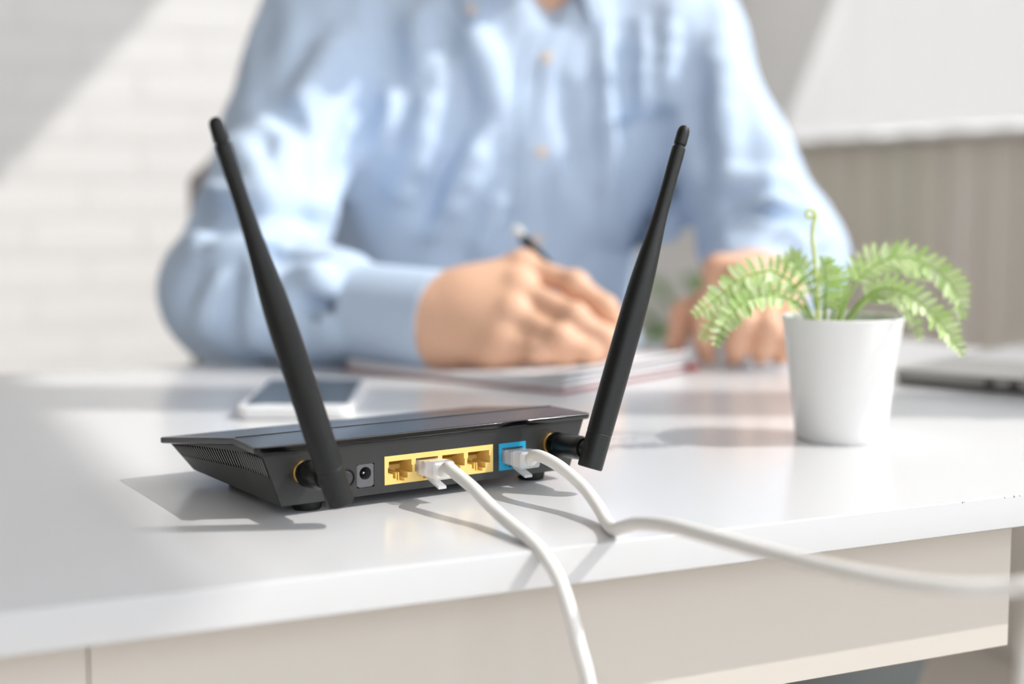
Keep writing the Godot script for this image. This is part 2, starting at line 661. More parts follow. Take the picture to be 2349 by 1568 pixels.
func router() -> void:
	var r := thing("router", "black two-antenna router with yellow and blue ports standing near the desk edge", "router", at_table(-0.1013, 0, 0.6139), ROUTER_YAW)
	var shell := grain(mat(Color(0.17, 0.172, 0.168), 0.38, 0.5), 0.02, 0.004, 0.02)
	var gloss := mat(Color(0.028, 0.03, 0.034), 0.10, 0.6)
	var A := 11.2
	var RW := 156.6
	# housing: bottom plate loop and the loop under the lid
	var s := MB.new()
	var bot := [[0, 5.1, 0], [RW, 5.1, 0], [RW, 5.1, 29], [RW, 5.1, 103], [0, 5.1, 103], [0, 5.1, 29]]
	var top := [[-8.6, 29.2, 0.6], [165.2, 29.2, 0.6], [165.2, 29.2, 29], [166.4, 18.8, 108.6], [-9.8, 18.8, 108.6], [-8.6, 29.2, 29]]
	var l0 := []
	var l1 := []
	for q in bot: l0.append(mm(q[0], q[1], q[2]))
	for q in top: l1.append(mm(q[0], q[1], q[2]))
	var mid := mm(78, 16, 50)
	s.quad_out(l0[3], l0[4], l1[4], l1[3], mid)
	for sd in [0, 1]:
		for i in 36:
			for c in 4:
				s.quad_out(flank(sd, i / 36.0, c / 4.0), flank(sd, (i + 1) / 36.0, c / 4.0), flank(sd, (i + 1) / 36.0, (c + 1) / 4.0), flank(sd, i / 36.0, (c + 1) / 4.0), mid)
	for j in [1, 2, 3, 4]:
		s.tri_out(l0[0], l0[j], l0[(j + 1) % 6], mid)
		s.tri_out(l1[0], l1[j], l1[(j + 1) % 6], mid + Vector3(0, -0.02, 0))
	obj("housing", s.mesh(20), shell, r)
	# back panel with openings for the sockets
	var p := MB.new()
	var holes := [[37.4, 8.8, 46.3, 19.8], [51.5, 8.6, 111.1, 22.1], [114.3, 8.5, 130.2, 21.9]]
	var yb := 5.1
	var yt := 29.2
	plate(p, [[0, yb], [37.4, yb], [37.4, yt], [-8.6, yt]], 0, 1.4)
	for i in 3:
		var h: Array = holes[i]
		rect(p, h[0], yb, h[2], h[1], 0, 1.4)
		rect(p, h[0], h[3], h[2], yt, 0, 1.4)
		var nxt: float = holes[i + 1][0] if i < 2 else 140.0
		rect(p, h[2], yb, nxt, yt, 0, 1.4)
	plate(p, [[140, yb], [RW, yb], [165.2, yt], [140, yt]], 0, 1.4)
	obj("back_panel", p.mesh(10), shell, r)
	# lid: a flat strip along the back, then a face falling to the front; rounded edge
	var lid := MB.new()
	var loops := []
	for g in [[1.0, -3.2], [0.15, -2.9], [0.0, -2.4], [0.0, -0.7], [0.25, -0.2], [0.9, 0.0]]:
		var d: float = g[0]
		var y: float = g[1]
		var back_o := -0.8
		var l := []
		for c in [[-11.2 + d + 1.4, 32.4, back_o + d], [168.6 - d - 1.4, 32.4, back_o + d], [169.4 - d, 32.4, back_o + d + 1.4], [166.9 - d, 32.6, 28.8], [170.6 - d, 22.0, 109.4 - d], [168.9 - d, 21.8, 111.2 - d], [-12.8 + d, 21.8, 111.2 - d], [-14.3 + d, 22.0, 109.4 - d], [-10.0 + d, 32.6, 28.8], [-12.2 + d, 32.4, back_o + d + 1.4]]:
			l.append(mm(c[0], c[1] + y, c[2]))
		loops.append(l)
	var flip := lid.volume(loops) < 0.0
	lid.loft(loops, false)
	for e in [0, 5]:
		var L: Array = loops[e]
		var faces := [[9, 0, 1, 2, 3, 8], [8, 3, 4, 5, 6, 7]]
		for f in faces:
			for k in range(1, f.size() - 1):
				lid.tri_out(L[f[0]], L[f[k]], L[f[k + 1]], mm(78, 27.5, 50) + Vector3(0, 0.02 if e == 0 else -0.02, 0))
	var hatch := Image.create(256, 256, false, Image.FORMAT_RGB8)
	for y in 256:
		for x in 256:
			var t := float((x + y) % 16) / 16.0
			var n := Vector2(1, 1).normalized() * cos(t * TAU) * 0.16
			hatch.set_pixel(x, y, Color(0.5 + n.x, 0.5 + n.y, 1.0))
	var lid_m := mat(Color(0.022, 0.028, 0.036), 0.22, 0.6)
	lid_m.normal_enabled = true
	lid_m.normal_texture = ImageTexture.create_from_image(hatch)
	lid_m.normal_scale = 0.35
	lid_m.uv1_triplanar = true
	lid_m.uv1_scale = Vector3.ONE * 90.0
	var lid_o := obj("lid", lid.mesh(28), lid_m, r)
	var fold := MB.new()
	fold.box(mm(78.4, 32.62, 28.9), Vector3(0.1745, 0.0004, 0.0005), 0.0001)
	obj("fold_line", fold.mesh(), mat(Color(0.02, 0.02, 0.02), 0.5), lid_o)
	var rim := MB.new()
	rim.box(mm(78.7, 30.9, -0.95), Vector3(0.178, 0.0026, 0.0006), 0.00025)
	obj("back_edge_trim", rim.mesh(), gloss, lid_o, Transform3D(), "glossy black strip along the back edge of the lid")
	# louvres along the sloping sides, over a dark recess
	var slat := MB.new()
	slat.box(Vector3.ZERO, Vector3.ONE, 0.18)
	var slat_m := slat.mesh()
	var slat_mat := mat(Color(0.50, 0.50, 0.49), 0.42)
	var dark := mat(Color(0.02, 0.02, 0.02), 0.9, 0.1)
	for sd in [0, 1]:
		var out := Vector3(-0.00022 if sd == 0 else 0.00022, -0.00006, 0)
		var recess := MB.new()
		for i in 36:
			var t0 := 0.015 + 0.97 * i / 36.0
			var t1 := 0.015 + 0.97 * (i + 1) / 36.0
			recess.hexa([flank(sd, t0, 0.54), flank(sd, t1, 0.54), flank(sd, t1, 0.93), flank(sd, t0, 0.93), flank(sd, t0, 0.54) + out, flank(sd, t1, 0.54) + out, flank(sd, t1, 0.93) + out, flank(sd, t0, 0.93) + out])
		obj("vent_recess", recess.mesh(), dark, r)
		for i in 37:
			var t := 0.022 + 0.956 * i / 36.0
			var lo := flank(sd, t, 0.55)
			var hi := flank(sd, t, 0.92)
			var up := hi - lo
			var along := (flank(sd, t + 0.01, 0.7) - flank(sd, t - 0.01, 0.7)).normalized()
			var nrm := up.normalized().cross(along).normalized()
			along = nrm.cross(up.normalized()).normalized()
			obj("vent_slat", slat_m, slat_mat, r, Transform3D(Basis(nrm * 0.0006, up, along * 0.0009), (lo + hi) / 2.0 + out))
	# rubber feet
	for f in [[18, 12], [RW - 15, 12], [18, 84], [RW - 15, 84]]:
		var q := MB.new()
		q.lathe([Vector2(0.0062, 0), Vector2(0.0066, 0.0006), Vector2(0.0072, 0.0040), Vector2(0.0072, 0.0056)], 24, Transform3D(Basis(), mm(f[0], 0, f[1])))
		obj("foot", q.mesh(), mat(Color(0.03, 0.03, 0.03), 0.6), r)
	# reset button beside the power socket
	var bt := MB.new()
	bt.lathe([Vector2(0.0034, -0.0004), Vector2(0.0034, 0.0001), Vector2(0.0037, 0.0005), Vector2(0.0042, 0.0005), Vector2(0.0044, 0.0002), Vector2(0.0044, -0.0004)], 36, turned(Vector3.UP, Vector3.BACK, mm(32.1, 14.2, 0)), false)
	obj("button_ring", bt.mesh(40), mat(Color(0.05, 0.05, 0.05), 0.3), r)
	var bp := MB.new()
	bp.lathe([Vector2(0.0032, -0.0004), Vector2(0.0032, 0.0001), Vector2(0.0026, 0.0004)], 32, turned(Vector3.UP, Vector3.BACK, mm(32.1, 14.2, 0)))
	obj("reset_button", bp.mesh(30), mat(Color(0.20, 0.20, 0.195), 0.35), r)
	# power socket
	var dc := MB.new()
	var n := 28
	for i in n:
		var a0 := TAU * i / n
		var a1 := TAU * (i + 1) / n
		var edge := func(a: float) -> Array:
			var c := Vector2(cos(a), sin(a))
			var k := minf(4.35 / maxf(absf(c.x), 1e-6), (4.4 if c.y > 0 else 6.3) / maxf(absf(c.y), 1e-6))
			return [41.85 + c.x * k, 15.3 + c.y * k]
		plate(dc, [[41.85 + cos(a0) * 3.0, 15.3 + sin(a0) * 3.0], edge.call(a0), edge.call(a1), [41.85 + cos(a1) * 3.0, 15.3 + sin(a1) * 3.0]], 0.25, 9)
	var jk := obj("power_socket", dc.mesh(20), mat(Color(0.36, 0.36, 0.37), 0.33), r, Transform3D(), "dark grey square socket with a round hole")
	var back := MB.new()
	rect(back, 37.4, 8.8, 46.3, 19.8, 9, 9.6)
	obj("socket_back", back.mesh(), mat(Color(0.02, 0.02, 0.02), 0.6), jk)
	var pin := MB.new()
	pin.lathe([Vector2(0.0010, -0.009), Vector2(0.0010, -0.0022), Vector2(0.0006, -0.0016), Vector2(0.0001, -0.0014)], 16, turned(Vector3.UP, Vector3.BACK, mm(41.85, 15.3, 0)))
	obj("centre_pin", pin.mesh(60), mat(Color(0.85, 0.83, 0.8), 0.2, 0.5, 1.0), jk)
	# four yellow sockets in one block, and the blue one
	var yellow := mat(Color(0.93, 0.80, 0.48), 0.38, 0.4)
	var y := MB.new()
	var deep := 12.0
	rect(y, 51.6, 19.5, 111.0, 22.0, -0.2, deep)
	rect(y, 51.6, 8.7, 111.0, 8.95, -0.2, deep)
	rect(y, 51.6, 8.9, 53.3, 19.5, -0.2, deep)
	for i in 4:
		var u := 53.3 + 14.33 * i
		jack(y, u, 19.5, deep)
		rect(y, u + 13.0, 8.9, (u + 14.33 if i < 3 else 111.0), 19.5, -0.2, deep)
	rect(y, 51.6, 8.7, 111.0, 22.0, deep, deep + 0.6)
	var yb2 := obj("yellow_port_block", y.mesh(10), yellow, r, Transform3D(), "yellow block of four network sockets")
	var gold := mat(Color(0.75, 0.60, 0.25), 0.35, 0.5, 0.8)
	for i in 4:
		for k in 8:
			var c := MB.new()
			var u := 53.3 + 14.33 * i + 2.6 + k * 1.02
			c.hexa([mm(u, 19.4, 1.5), mm(u + 0.4, 19.4, 1.5), mm(u + 0.4, 16.2, 8), mm(u, 16.2, 8), mm(u, 19.5, 1.5), mm(u + 0.4, 19.5, 1.5), mm(u + 0.4, 16.6, 8), mm(u, 16.6, 8)])
			obj("contact", c.mesh(), gold, yb2)
	var bl := MB.new()
	rect(bl, 114.4, 19.5, 130.1, 21.8, -0.2, deep)
	rect(bl, 114.4, 8.6, 130.1, 8.95, -0.2, deep)
	rect(bl, 114.4, 8.9, 115.8, 19.5, -0.2, deep)
	jack(bl, 115.8, 19.5, deep)
	rect(bl, 128.8, 8.9, 130.1, 19.5, -0.2, deep)
	rect(bl, 114.4, 8.6, 130.1, 21.8, deep, deep + 0.6)
	obj("blue_port", bl.mesh(10), mat(Color(0.17, 0.61, 0.77), 0.35, 0.4), r, Transform3D(), "single blue network socket")
	# antennas
	antenna(r, mm(10.8, 19.2, 0), 29.0, -18.4, 11.5, 0.988)
	antenna(r, mm(145.2, 19.0, 0), 36.0, 19.3, 9.0, 0.995)

func antenna(r: Node3D, at: Vector3, out: float, tilt: float, below: float, stretch: float) -> void:
	var a := Node3D.new()
	a.name = "antenna"
	r.add_child(a, true)
	var axis := Vector3(0, 0.06, 1).normalized()
	var rub := grain(mat(Color(0.045, 0.05, 0.048), 0.36, 0.46), 0.12, 0.006, 0.009, 4)
	var smooth := mat(Color(0.028, 0.03, 0.03), 0.28, 0.5)
	var g := MB.new()
	g.lathe([Vector2(0.0052, 0), Vector2(0.0053, 0.0016), Vector2(0.0047, 0.0018), Vector2(0.0047, 0.0026), Vector2(0.0053, 0.0028), Vector2(0.0053, 0.004)], 40, turned(Vector3.UP, axis, at))
	obj("gold_ring", g.mesh(30), mat(Color(0.95, 0.78, 0.45), 0.32, 0.5, 1.0), a)
	var nut := []
	var prof := []
	for i in 72:
		var rr := 0.0060 if i % 2 == 0 else 0.00545
		prof.append(Vector2(cos(TAU * i / 72.0), sin(TAU * i / 72.0)) * rr)
	var k := MB.new()
	k.prism(prof, 0.0032, 0.0088, turned(Vector3.UP, axis, at), 0.0004)
	obj("knurled_nut", k.mesh(25), smooth, a)
	var len := out * 0.001
	var b := MB.new()
	b.lathe([Vector2(0.0052, 0.0086), Vector2(0.0059, 0.0092), Vector2(0.0058, len - 0.0115), Vector2(0.0055, len - 0.0095), Vector2(0.0050, len - 0.0080), Vector2(0.0042, len - 0.0078), Vector2(0.0040, len - 0.003)], 40, turned(Vector3.UP, axis, at))
	obj("barrel", b.mesh(35), smooth, a)
	var up := Vector3(sin(deg_to_rad(tilt)), cos(deg_to_rad(tilt)), 0)
	var hinge := at + axis * len
	var foot := hinge - up * below * 0.001
	var rod := MB.new()
	var pr := []
	for q in [[5.4, 0.0], [5.8, 0.25], [6.0, 0.9], [6.05, 5], [6.05, 16.7], [5.95, 16.9], [5.95, 17.2], [6.1, 17.4], [6.25, 40], [6.25, 66], [6.15, 80], [5.9, 89], [5.5, 98], [4.95, 106], [4.35, 114], [3.85, 121], [3.5, 128], [3.33, 136], [3.28, 146], [3.35, 156], [3.3, 160.6], [3.1, 161.3], [2.6, 161.5], [2.55, 162.9]]:
		pr.append(Vector2(q[0], q[1] * stretch) * 0.001)
	rod.lathe(pr, 56, turned(Vector3.UP, up, foot))
	obj("rod", rod.mesh(25), rub, a)
	var tip := MB.new()
	pr = []
	for q in [[2.5, 162.4], [2.95, 162.6], [3.1, 163.2], [3.05, 168.3], [2.85, 170.2], [2.35, 171.4], [1.6, 172.1], [0.7, 172.45], [0.05, 172.5]]:
		pr.append(Vector2(q[0], q[1] * stretch) * 0.001)
	tip.lathe(pr, 40, turned(Vector3.UP, up, foot))
	obj("tip_cap", tip.mesh(40), rub, a)
	var pivot := MB.new()
	pivot.lathe([Vector2(0.0018, -0.0062), Vector2(0.0020, -0.0060), Vector2(0.0020, 0.0060), Vector2(0.0018, 0.0062)], 28, turned(Vector3.UP, up.cross(axis).normalized(), hinge))
	obj("hinge_pin", pivot.mesh(35), smooth, a)

# ------------------------------------------------------------------ two white network cables with clear plugs
func rl(u: float, y: float, w: float) -> Vector3:      # router millimetres to the room
	var p := mm(u, y, w)
	return at_table(-0.1013, 0, 0.6139) + Basis(Vector3.UP, ROUTER_YAW) * p

func cables() -> void:
	var y0 := "white network cable from the yellow ports, hanging over the near desk edge"
	var c1 := thing("network_cable", y0, "cable", Vector3.ZERO, 0.0, "white network cables plugged into the router")
	make_cable(c1, 74.2, 15.4, [Vector3(-0.0289, 0.7585, -0.6345), Vector3(-0.0243, 0.7567, -0.6265), Vector3(-0.0171, 0.7534, -0.6140), Vector3(-0.0074, 0.7473, -0.5970), Vector3(0.0014, 0.7440, -0.5780), Vector3(0.0072, 0.7421, -0.5655), Vector3(0.0131, 0.7383, -0.5535), Vector3(0.0184, 0.7314, -0.5450), Vector3(0.0221, 0.7217, -0.5380), Vector3(0.0258, 0.7083, -0.5340), Vector3(0.0295, 0.6937, -0.5320), Vector3(0.0325, 0.670, -0.532), Vector3(0.0375, 0.625, -0.532), Vector3(0.0425, 0.55, -0.531), Vector3(0.047, 0.43, -0.528), Vector3(0.050, 0.29, -0.52), Vector3(0.050, 0.15, -0.50), Vector3(0.045, 0.03, -0.44), Vector3(0.02, 0.0032, -0.34), Vector3(-0.10, 0.0032, -0.10), Vector3(-0.35, 0.0032, 0.25), Vector3(-0.55, 0.0032, 0.9), Vector3(-0.5, 0.0032, 1.9)])
	var c2 := thing("network_cable", "white network cable from the blue port, bending at the desk edge and trailing right", "cable", Vector3.ZERO, 0.0, "white network cables plugged into the router")
	make_cable(c2, 122.3, 15.4, [Vector3(0.0104, 0.7590, -0.6625), Vector3(0.0153, 0.7596, -0.6525), Vector3(0.0230, 0.7571, -0.6400), Vector3(0.0322, 0.7513, -0.6240), Vector3(0.0376, 0.7461, -0.6080), Vector3(0.0403, 0.7430, -0.5940), Vector3(0.0423, 0.7431, -0.5800), Vector3(0.0457, 0.7469, -0.5680), Vector3(0.0513, 0.7511, -0.5560), Vector3(0.0612, 0.7547, -0.5360), Vector3(0.0748, 0.7555, -0.5140), Vector3(0.0901, 0.7557, -0.4920), Vector3(0.1068, 0.7560, -0.4700), Vector3(0.1241, 0.7564, -0.4520), Vector3(0.1388, 0.7575, -0.4400), Vector3(0.1529, 0.7593, -0.4330), Vector3(0.1588, 0.7607, -0.4300), Vector3(0.1617, 0.7588, -0.4280), Vector3(0.1621, 0.7522, -0.4300), Vector3(0.1618, 0.7419, -0.4340), Vector3(0.1625, 0.7267, -0.4380), Vector3(0.1638, 0.7124, -0.4410), Vector3(0.159, 0.675, -0.444), Vector3(0.160, 0.61, -0.447), Vector3(0.162, 0.51, -0.450), Vector3(0.165, 0.37, -0.449), Vector3(0.168, 0.20, -0.435), Vector3(0.165, 0.035, -0.38), Vector3(0.14, 0.0032, -0.28), Vector3(0.05, 0.0032, -0.02), Vector3(-0.10, 0.0032, 0.35), Vector3(-0.30, 0.0032, 1.0), Vector3(-0.35, 0.0032, 1.9)])

func make_cable(c: Node3D, u: float, y: float, pts: Array) -> void:
	var jacket := mat(Color(0.95, 0.94, 0.925), 0.38, 0.45)
	var path := curve([rl(u, y, -9.5), rl(u, y - 0.1, -15.5)] + pts, 9)
	var radii := []
	for i in path.size(): radii.append(0.00285)
	var s := MB.new()
	s.tube(path, radii, 20)
	obj("jacket", s.mesh(60), jacket, c)
	var clear := mat(Color(0.97, 0.97, 0.98, 0.36), 0.08, 0.5)
	clear.transparency = BaseMaterial3D.TRANSPARENCY_ALPHA
	var xf := Transform3D(Basis(Vector3.UP, ROUTER_YAW), at_table(-0.1013, 0, 0.6139))
	var p := MB.new()
	# nose inside the socket, the shoulders, then the narrower neck
	p.box(mm(u, y, 2.0), Vector3(0.0117, 0.0066, 0.0090), 0.0004)
	p.box(mm(u, y + 0.1, -5.2), Vector3(0.0117, 0.0070, 0.0054), 0.0005)
	p.box(mm(u, y + 0.1, -12.0), Vector3(0.0114, 0.0082, 0.0084), 0.0009)
	obj("plug", p.mesh(30), clear, c, xf, "clear plastic plug")
	var l := MB.new()
	var a0 := 2.0
	for part in [[-0.5, -3.2, -4.0, -5.0, 1.9], [-4.0, -5.0, -14.0, -8.0, 2.1]]:
		var h: float = part[4]
		l.hexa([mm(u - h, y + part[1] - 0.6, part[0]), mm(u + h, y + part[1] - 0.6, part[0]), mm(u + h, y + part[3] - 0.6, part[2]), mm(u - h, y + part[3] - 0.6, part[2]),
			mm(u - h, y + part[1] + 0.6, part[0]), mm(u + h, y + part[1] + 0.6, part[0]), mm(u + h, y + part[3] + 0.6, part[2]), mm(u - h, y + part[3] + 0.6, part[2])])
	var frost := mat(Color(0.96, 0.97, 0.98, 0.45), 0.15, 0.5)
	frost.transparency = BaseMaterial3D.TRANSPARENCY_ALPHA
	obj("latch_tab", l.mesh(30), frost, c, xf)
	var brass := mat(Color(0.80, 0.66, 0.35), 0.3, 0.5, 0.9)
	for k in 8:
		var b := MB.new()
		b.box(mm(u - 3.57 + k * 1.02, y + 2.9, -2.4), Vector3(0.0004, 0.0012, 0.0040))
		obj("contact", b.mesh(), brass, c, xf)

# ------------------------------------------------------------------ the man: one body, with shirt, trousers, hair and shoes over it
func torso_bones(s: Sdf, g: float) -> void:       # g grows or shrinks every radius
	s.bone(Vector3(-0.085, TOP + 0.17, -1.475), Vector3(0.035, TOP + 0.17, -1.495), 0.112 + g, 0.112 + g, 0.05)
	s.bone(Vector3(-0.09, TOP + 0.235, -1.465), Vector3(0.08, TOP + 0.235, -1.49), 0.100 + g, 0.100 + g, 0.05)
	s.bone(Vector3(-0.07, TOP - 0.01, -1.505), Vector3(0.015, TOP - 0.01, -1.52), 0.115 + g, 0.115 + g, 0.08)
	s.bone(Vector3(-0.06, TOP - 0.17, -1.565), Vector3(0.09, TOP - 0.17, -1.585), 0.120 + g, 0.120 + g, 0.08)
	s.bone(Vector3(-0.165, TOP + 0.292, -1.455), Vector3(0.165, TOP + 0.292, -1.475), 0.064 + g, 0.064 + g, 0.06)
	s.bone(Vector3(-0.13, TOP + 0.33, -1.475), Vector3(0.01, TOP + 0.385, -1.485), 0.036 + g, 0.052 + g, 0.05)
	s.bone(Vector3(0.15, TOP + 0.33, -1.49), Vector3(0.01, TOP + 0.385, -1.485), 0.036 + g, 0.052 + g, 0.05)

const R_SHOULDER := Vector3(-0.1862, 1.0575, -1.4400)
const R_MID := Vector3(-0.2105, 0.9300, -1.3600)
const R_ELBOW := Vector3(-0.2407, 0.7962, -1.2450)
const R_WRIST := Vector3(-0.0607, 0.7821, -1.1300)
const L_SHOULDER := Vector3(0.1661, 1.0449, -1.4600)
const L_MID := Vector3(0.2058, 0.9450, -1.4200)
const L_ELBOW := Vector3(0.2531, 0.8245, -1.3650)
const L_WRIST := Vector3(0.2168, 0.8046, -1.2450)

func arm_bones(s: Sdf, g: float) -> void:
	s.chain([R_SHOULDER, R_MID, R_ELBOW], [0.063 + g, 0.057 + g, 0.050 + g], 0.04)
	s.chain([R_ELBOW, R_ELBOW.lerp(R_WRIST, 0.45), R_WRIST], [0.049 + g, 0.042 + g, 0.029 + g], 0.04)
	s.chain([L_SHOULDER, L_MID, L_ELBOW], [0.063 + g, 0.056 + g, 0.050 + g], 0.04)
	s.chain([L_ELBOW, L_ELBOW.lerp(L_WRIST, 0.5), L_WRIST], [0.050 + g, 0.042 + g, 0.029 + g], 0.04)

func leg_bones(s: Sdf, g: float) -> void:
	s.chain([Vector3(-0.06, 0.54, -1.55), Vector3(-0.13, 0.535, -1.12), Vector3(-0.12, 0.09, -1.14)], [0.095 + g, 0.066 + g, 0.044 + g], 0.04)
	s.chain([Vector3(0.10, 0.54, -1.57), Vector3(0.27, 0.535, -1.16), Vector3(0.25, 0.09, -1.18)], [0.095 + g, 0.066 + g, 0.044 + g], 0.04)

func finger(s: Sdf, p: Array, r: float) -> void:      # knuckle, two bends, tip
	s.chain(p, [r * 1.12, r, r * 0.92, r * 0.80], 0.006)
	s.bone(p[1], p[1] + Vector3.UP * 0.0005, r * 1.06, r * 1.06, 0.006)

func hand_writing() -> Sdf:
	var s := Sdf.new()
	var w := R_WRIST
	var k := [Vector3(0.0075, 0.8246, -1.1350), Vector3(0.0046, 0.8087, -1.1120), Vector3(-0.0008, 0.7906, -1.0980), Vector3(-0.0083, 0.7733, -1.0950)]
	s.bone(w, w.lerp(k[1], 0.35), 0.027, 0.027, 0.02)
	s.bone(w + Vector3(0.0, 0.010, 0.0), k[0], 0.022, 0.0125, 0.022)
	s.bone(w + Vector3(0.002, 0.004, 0.003), k[1], 0.023, 0.0135, 0.022)
	s.bone(w + Vector3(0.002, -0.006, 0.004), k[2], 0.022, 0.0130, 0.022)
	s.bone(w + Vector3(0.0, -0.012, 0.002), k[3], 0.021, 0.0125, 0.022)
	for i in 4: s.bone(k[i], k[i] + Vector3(0.001, 0.0015, 0.002), [0.0118, 0.0122, 0.0115, 0.0105][i], [0.0118, 0.0122, 0.0115, 0.0105][i], 0.008)
	s.chain([Vector3(-0.0428, 0.7644, -1.1150), Vector3(-0.0116, 0.7624, -1.0950), Vector3(0.0135, 0.7623, -1.0840)], [0.016, 0.014, 0.010], 0.014)
	finger(s, [k[0], Vector3(0.0488, 0.8123, -1.1080), Vector3(0.0727, 0.7950, -1.0980), Vector3(0.0838, 0.7779, -1.1000)], 0.0094)
	finger(s, [k[1], Vector3(0.0478, 0.7886, -1.0820), Vector3(0.0702, 0.7738, -1.0830), Vector3(0.0800, 0.7634, -1.0920)], 0.0096)
	finger(s, [k[2], Vector3(0.0365, 0.7738, -1.0730), Vector3(0.0590, 0.7629, -1.0780), Vector3(0.0666, 0.7581, -1.0940)], 0.0090)
	finger(s, [k[3], Vector3(0.0201, 0.7636, -1.0750), Vector3(0.0418, 0.7587, -1.0800), Vector3(0.0509, 0.7569, -1.0960)], 0.0082)
	# thumb, on the far side of the palm
	s.chain([w + Vector3(0.012, 0.004, -0.012), Vector3(-0.0016, 0.7952, -1.1650), Vector3(0.0426, 0.7885, -1.1500), Vector3(0.0697, 0.7761, -1.1300)], [0.018, 0.0135, 0.0110, 0.0085], 0.012)
	return s

func hand_resting() -> Sdf:
	var s := Sdf.new()
	var w := L_WRIST
	var k := [Vector3(0.1735, 0.8180, -1.1950), Vector3(0.1906, 0.8124, -1.1780), Vector3(0.2093, 0.8026, -1.1720), Vector3(0.2265, 0.7888, -1.1780)]
	s.bone(w, w.lerp(k[1], 0.4), 0.027, 0.025, 0.02)
	for i in 4: s.bone(w + Vector3([-0.010, -0.003, 0.004, 0.009][i], -0.002, 0.002), k[i], 0.022, 0.0128, 0.02)
	for i in 4: s.bone(k[i], k[i] + Vector3(0.0, 0.0015, 0.001), [0.0122, 0.0125, 0.0118, 0.0108][i], [0.0122, 0.0125, 0.0118, 0.0108][i], 0.008)
	finger(s, [k[0], Vector3(0.1608, 0.7835, -1.1680), Vector3(0.1584, 0.7622, -1.1640), Vector3(0.1610, 0.7490, -1.1660)], 0.0094)
	finger(s, [k[1], Vector3(0.1855, 0.7799, -1.1430), Vector3(0.1821, 0.7594, -1.1460), Vector3(0.1811, 0.7506, -1.1520)], 0.0096)
	finger(s, [k[2], Vector3(0.2069, 0.7752, -1.1400), Vector3(0.2033, 0.7576, -1.1460), Vector3(0.2017, 0.7506, -1.1520)], 0.0091)
	finger(s, [k[3], Vector3(0.2254, 0.7674, -1.1480), Vector3(0.2219, 0.7539, -1.1540), Vector3(0.2188, 0.7489, -1.1600)], 0.0083)
	s.chain([w + Vector3(-0.012, -0.004, 0.0), Vector3(0.1738, 0.7915, -1.2150), Vector3(0.1473, 0.7804, -1.2050), Vector3(0.1376, 0.7553, -1.1950)], [0.018, 0.0135, 0.0112, 0.0088], 0.012)
	# nails pressed lightly into the tips are left to the skin; the heel of the hand
	s.bone(w, w + Vector3(0.012, -0.010, 0.028), 0.022, 0.018, 0.02)
	return s

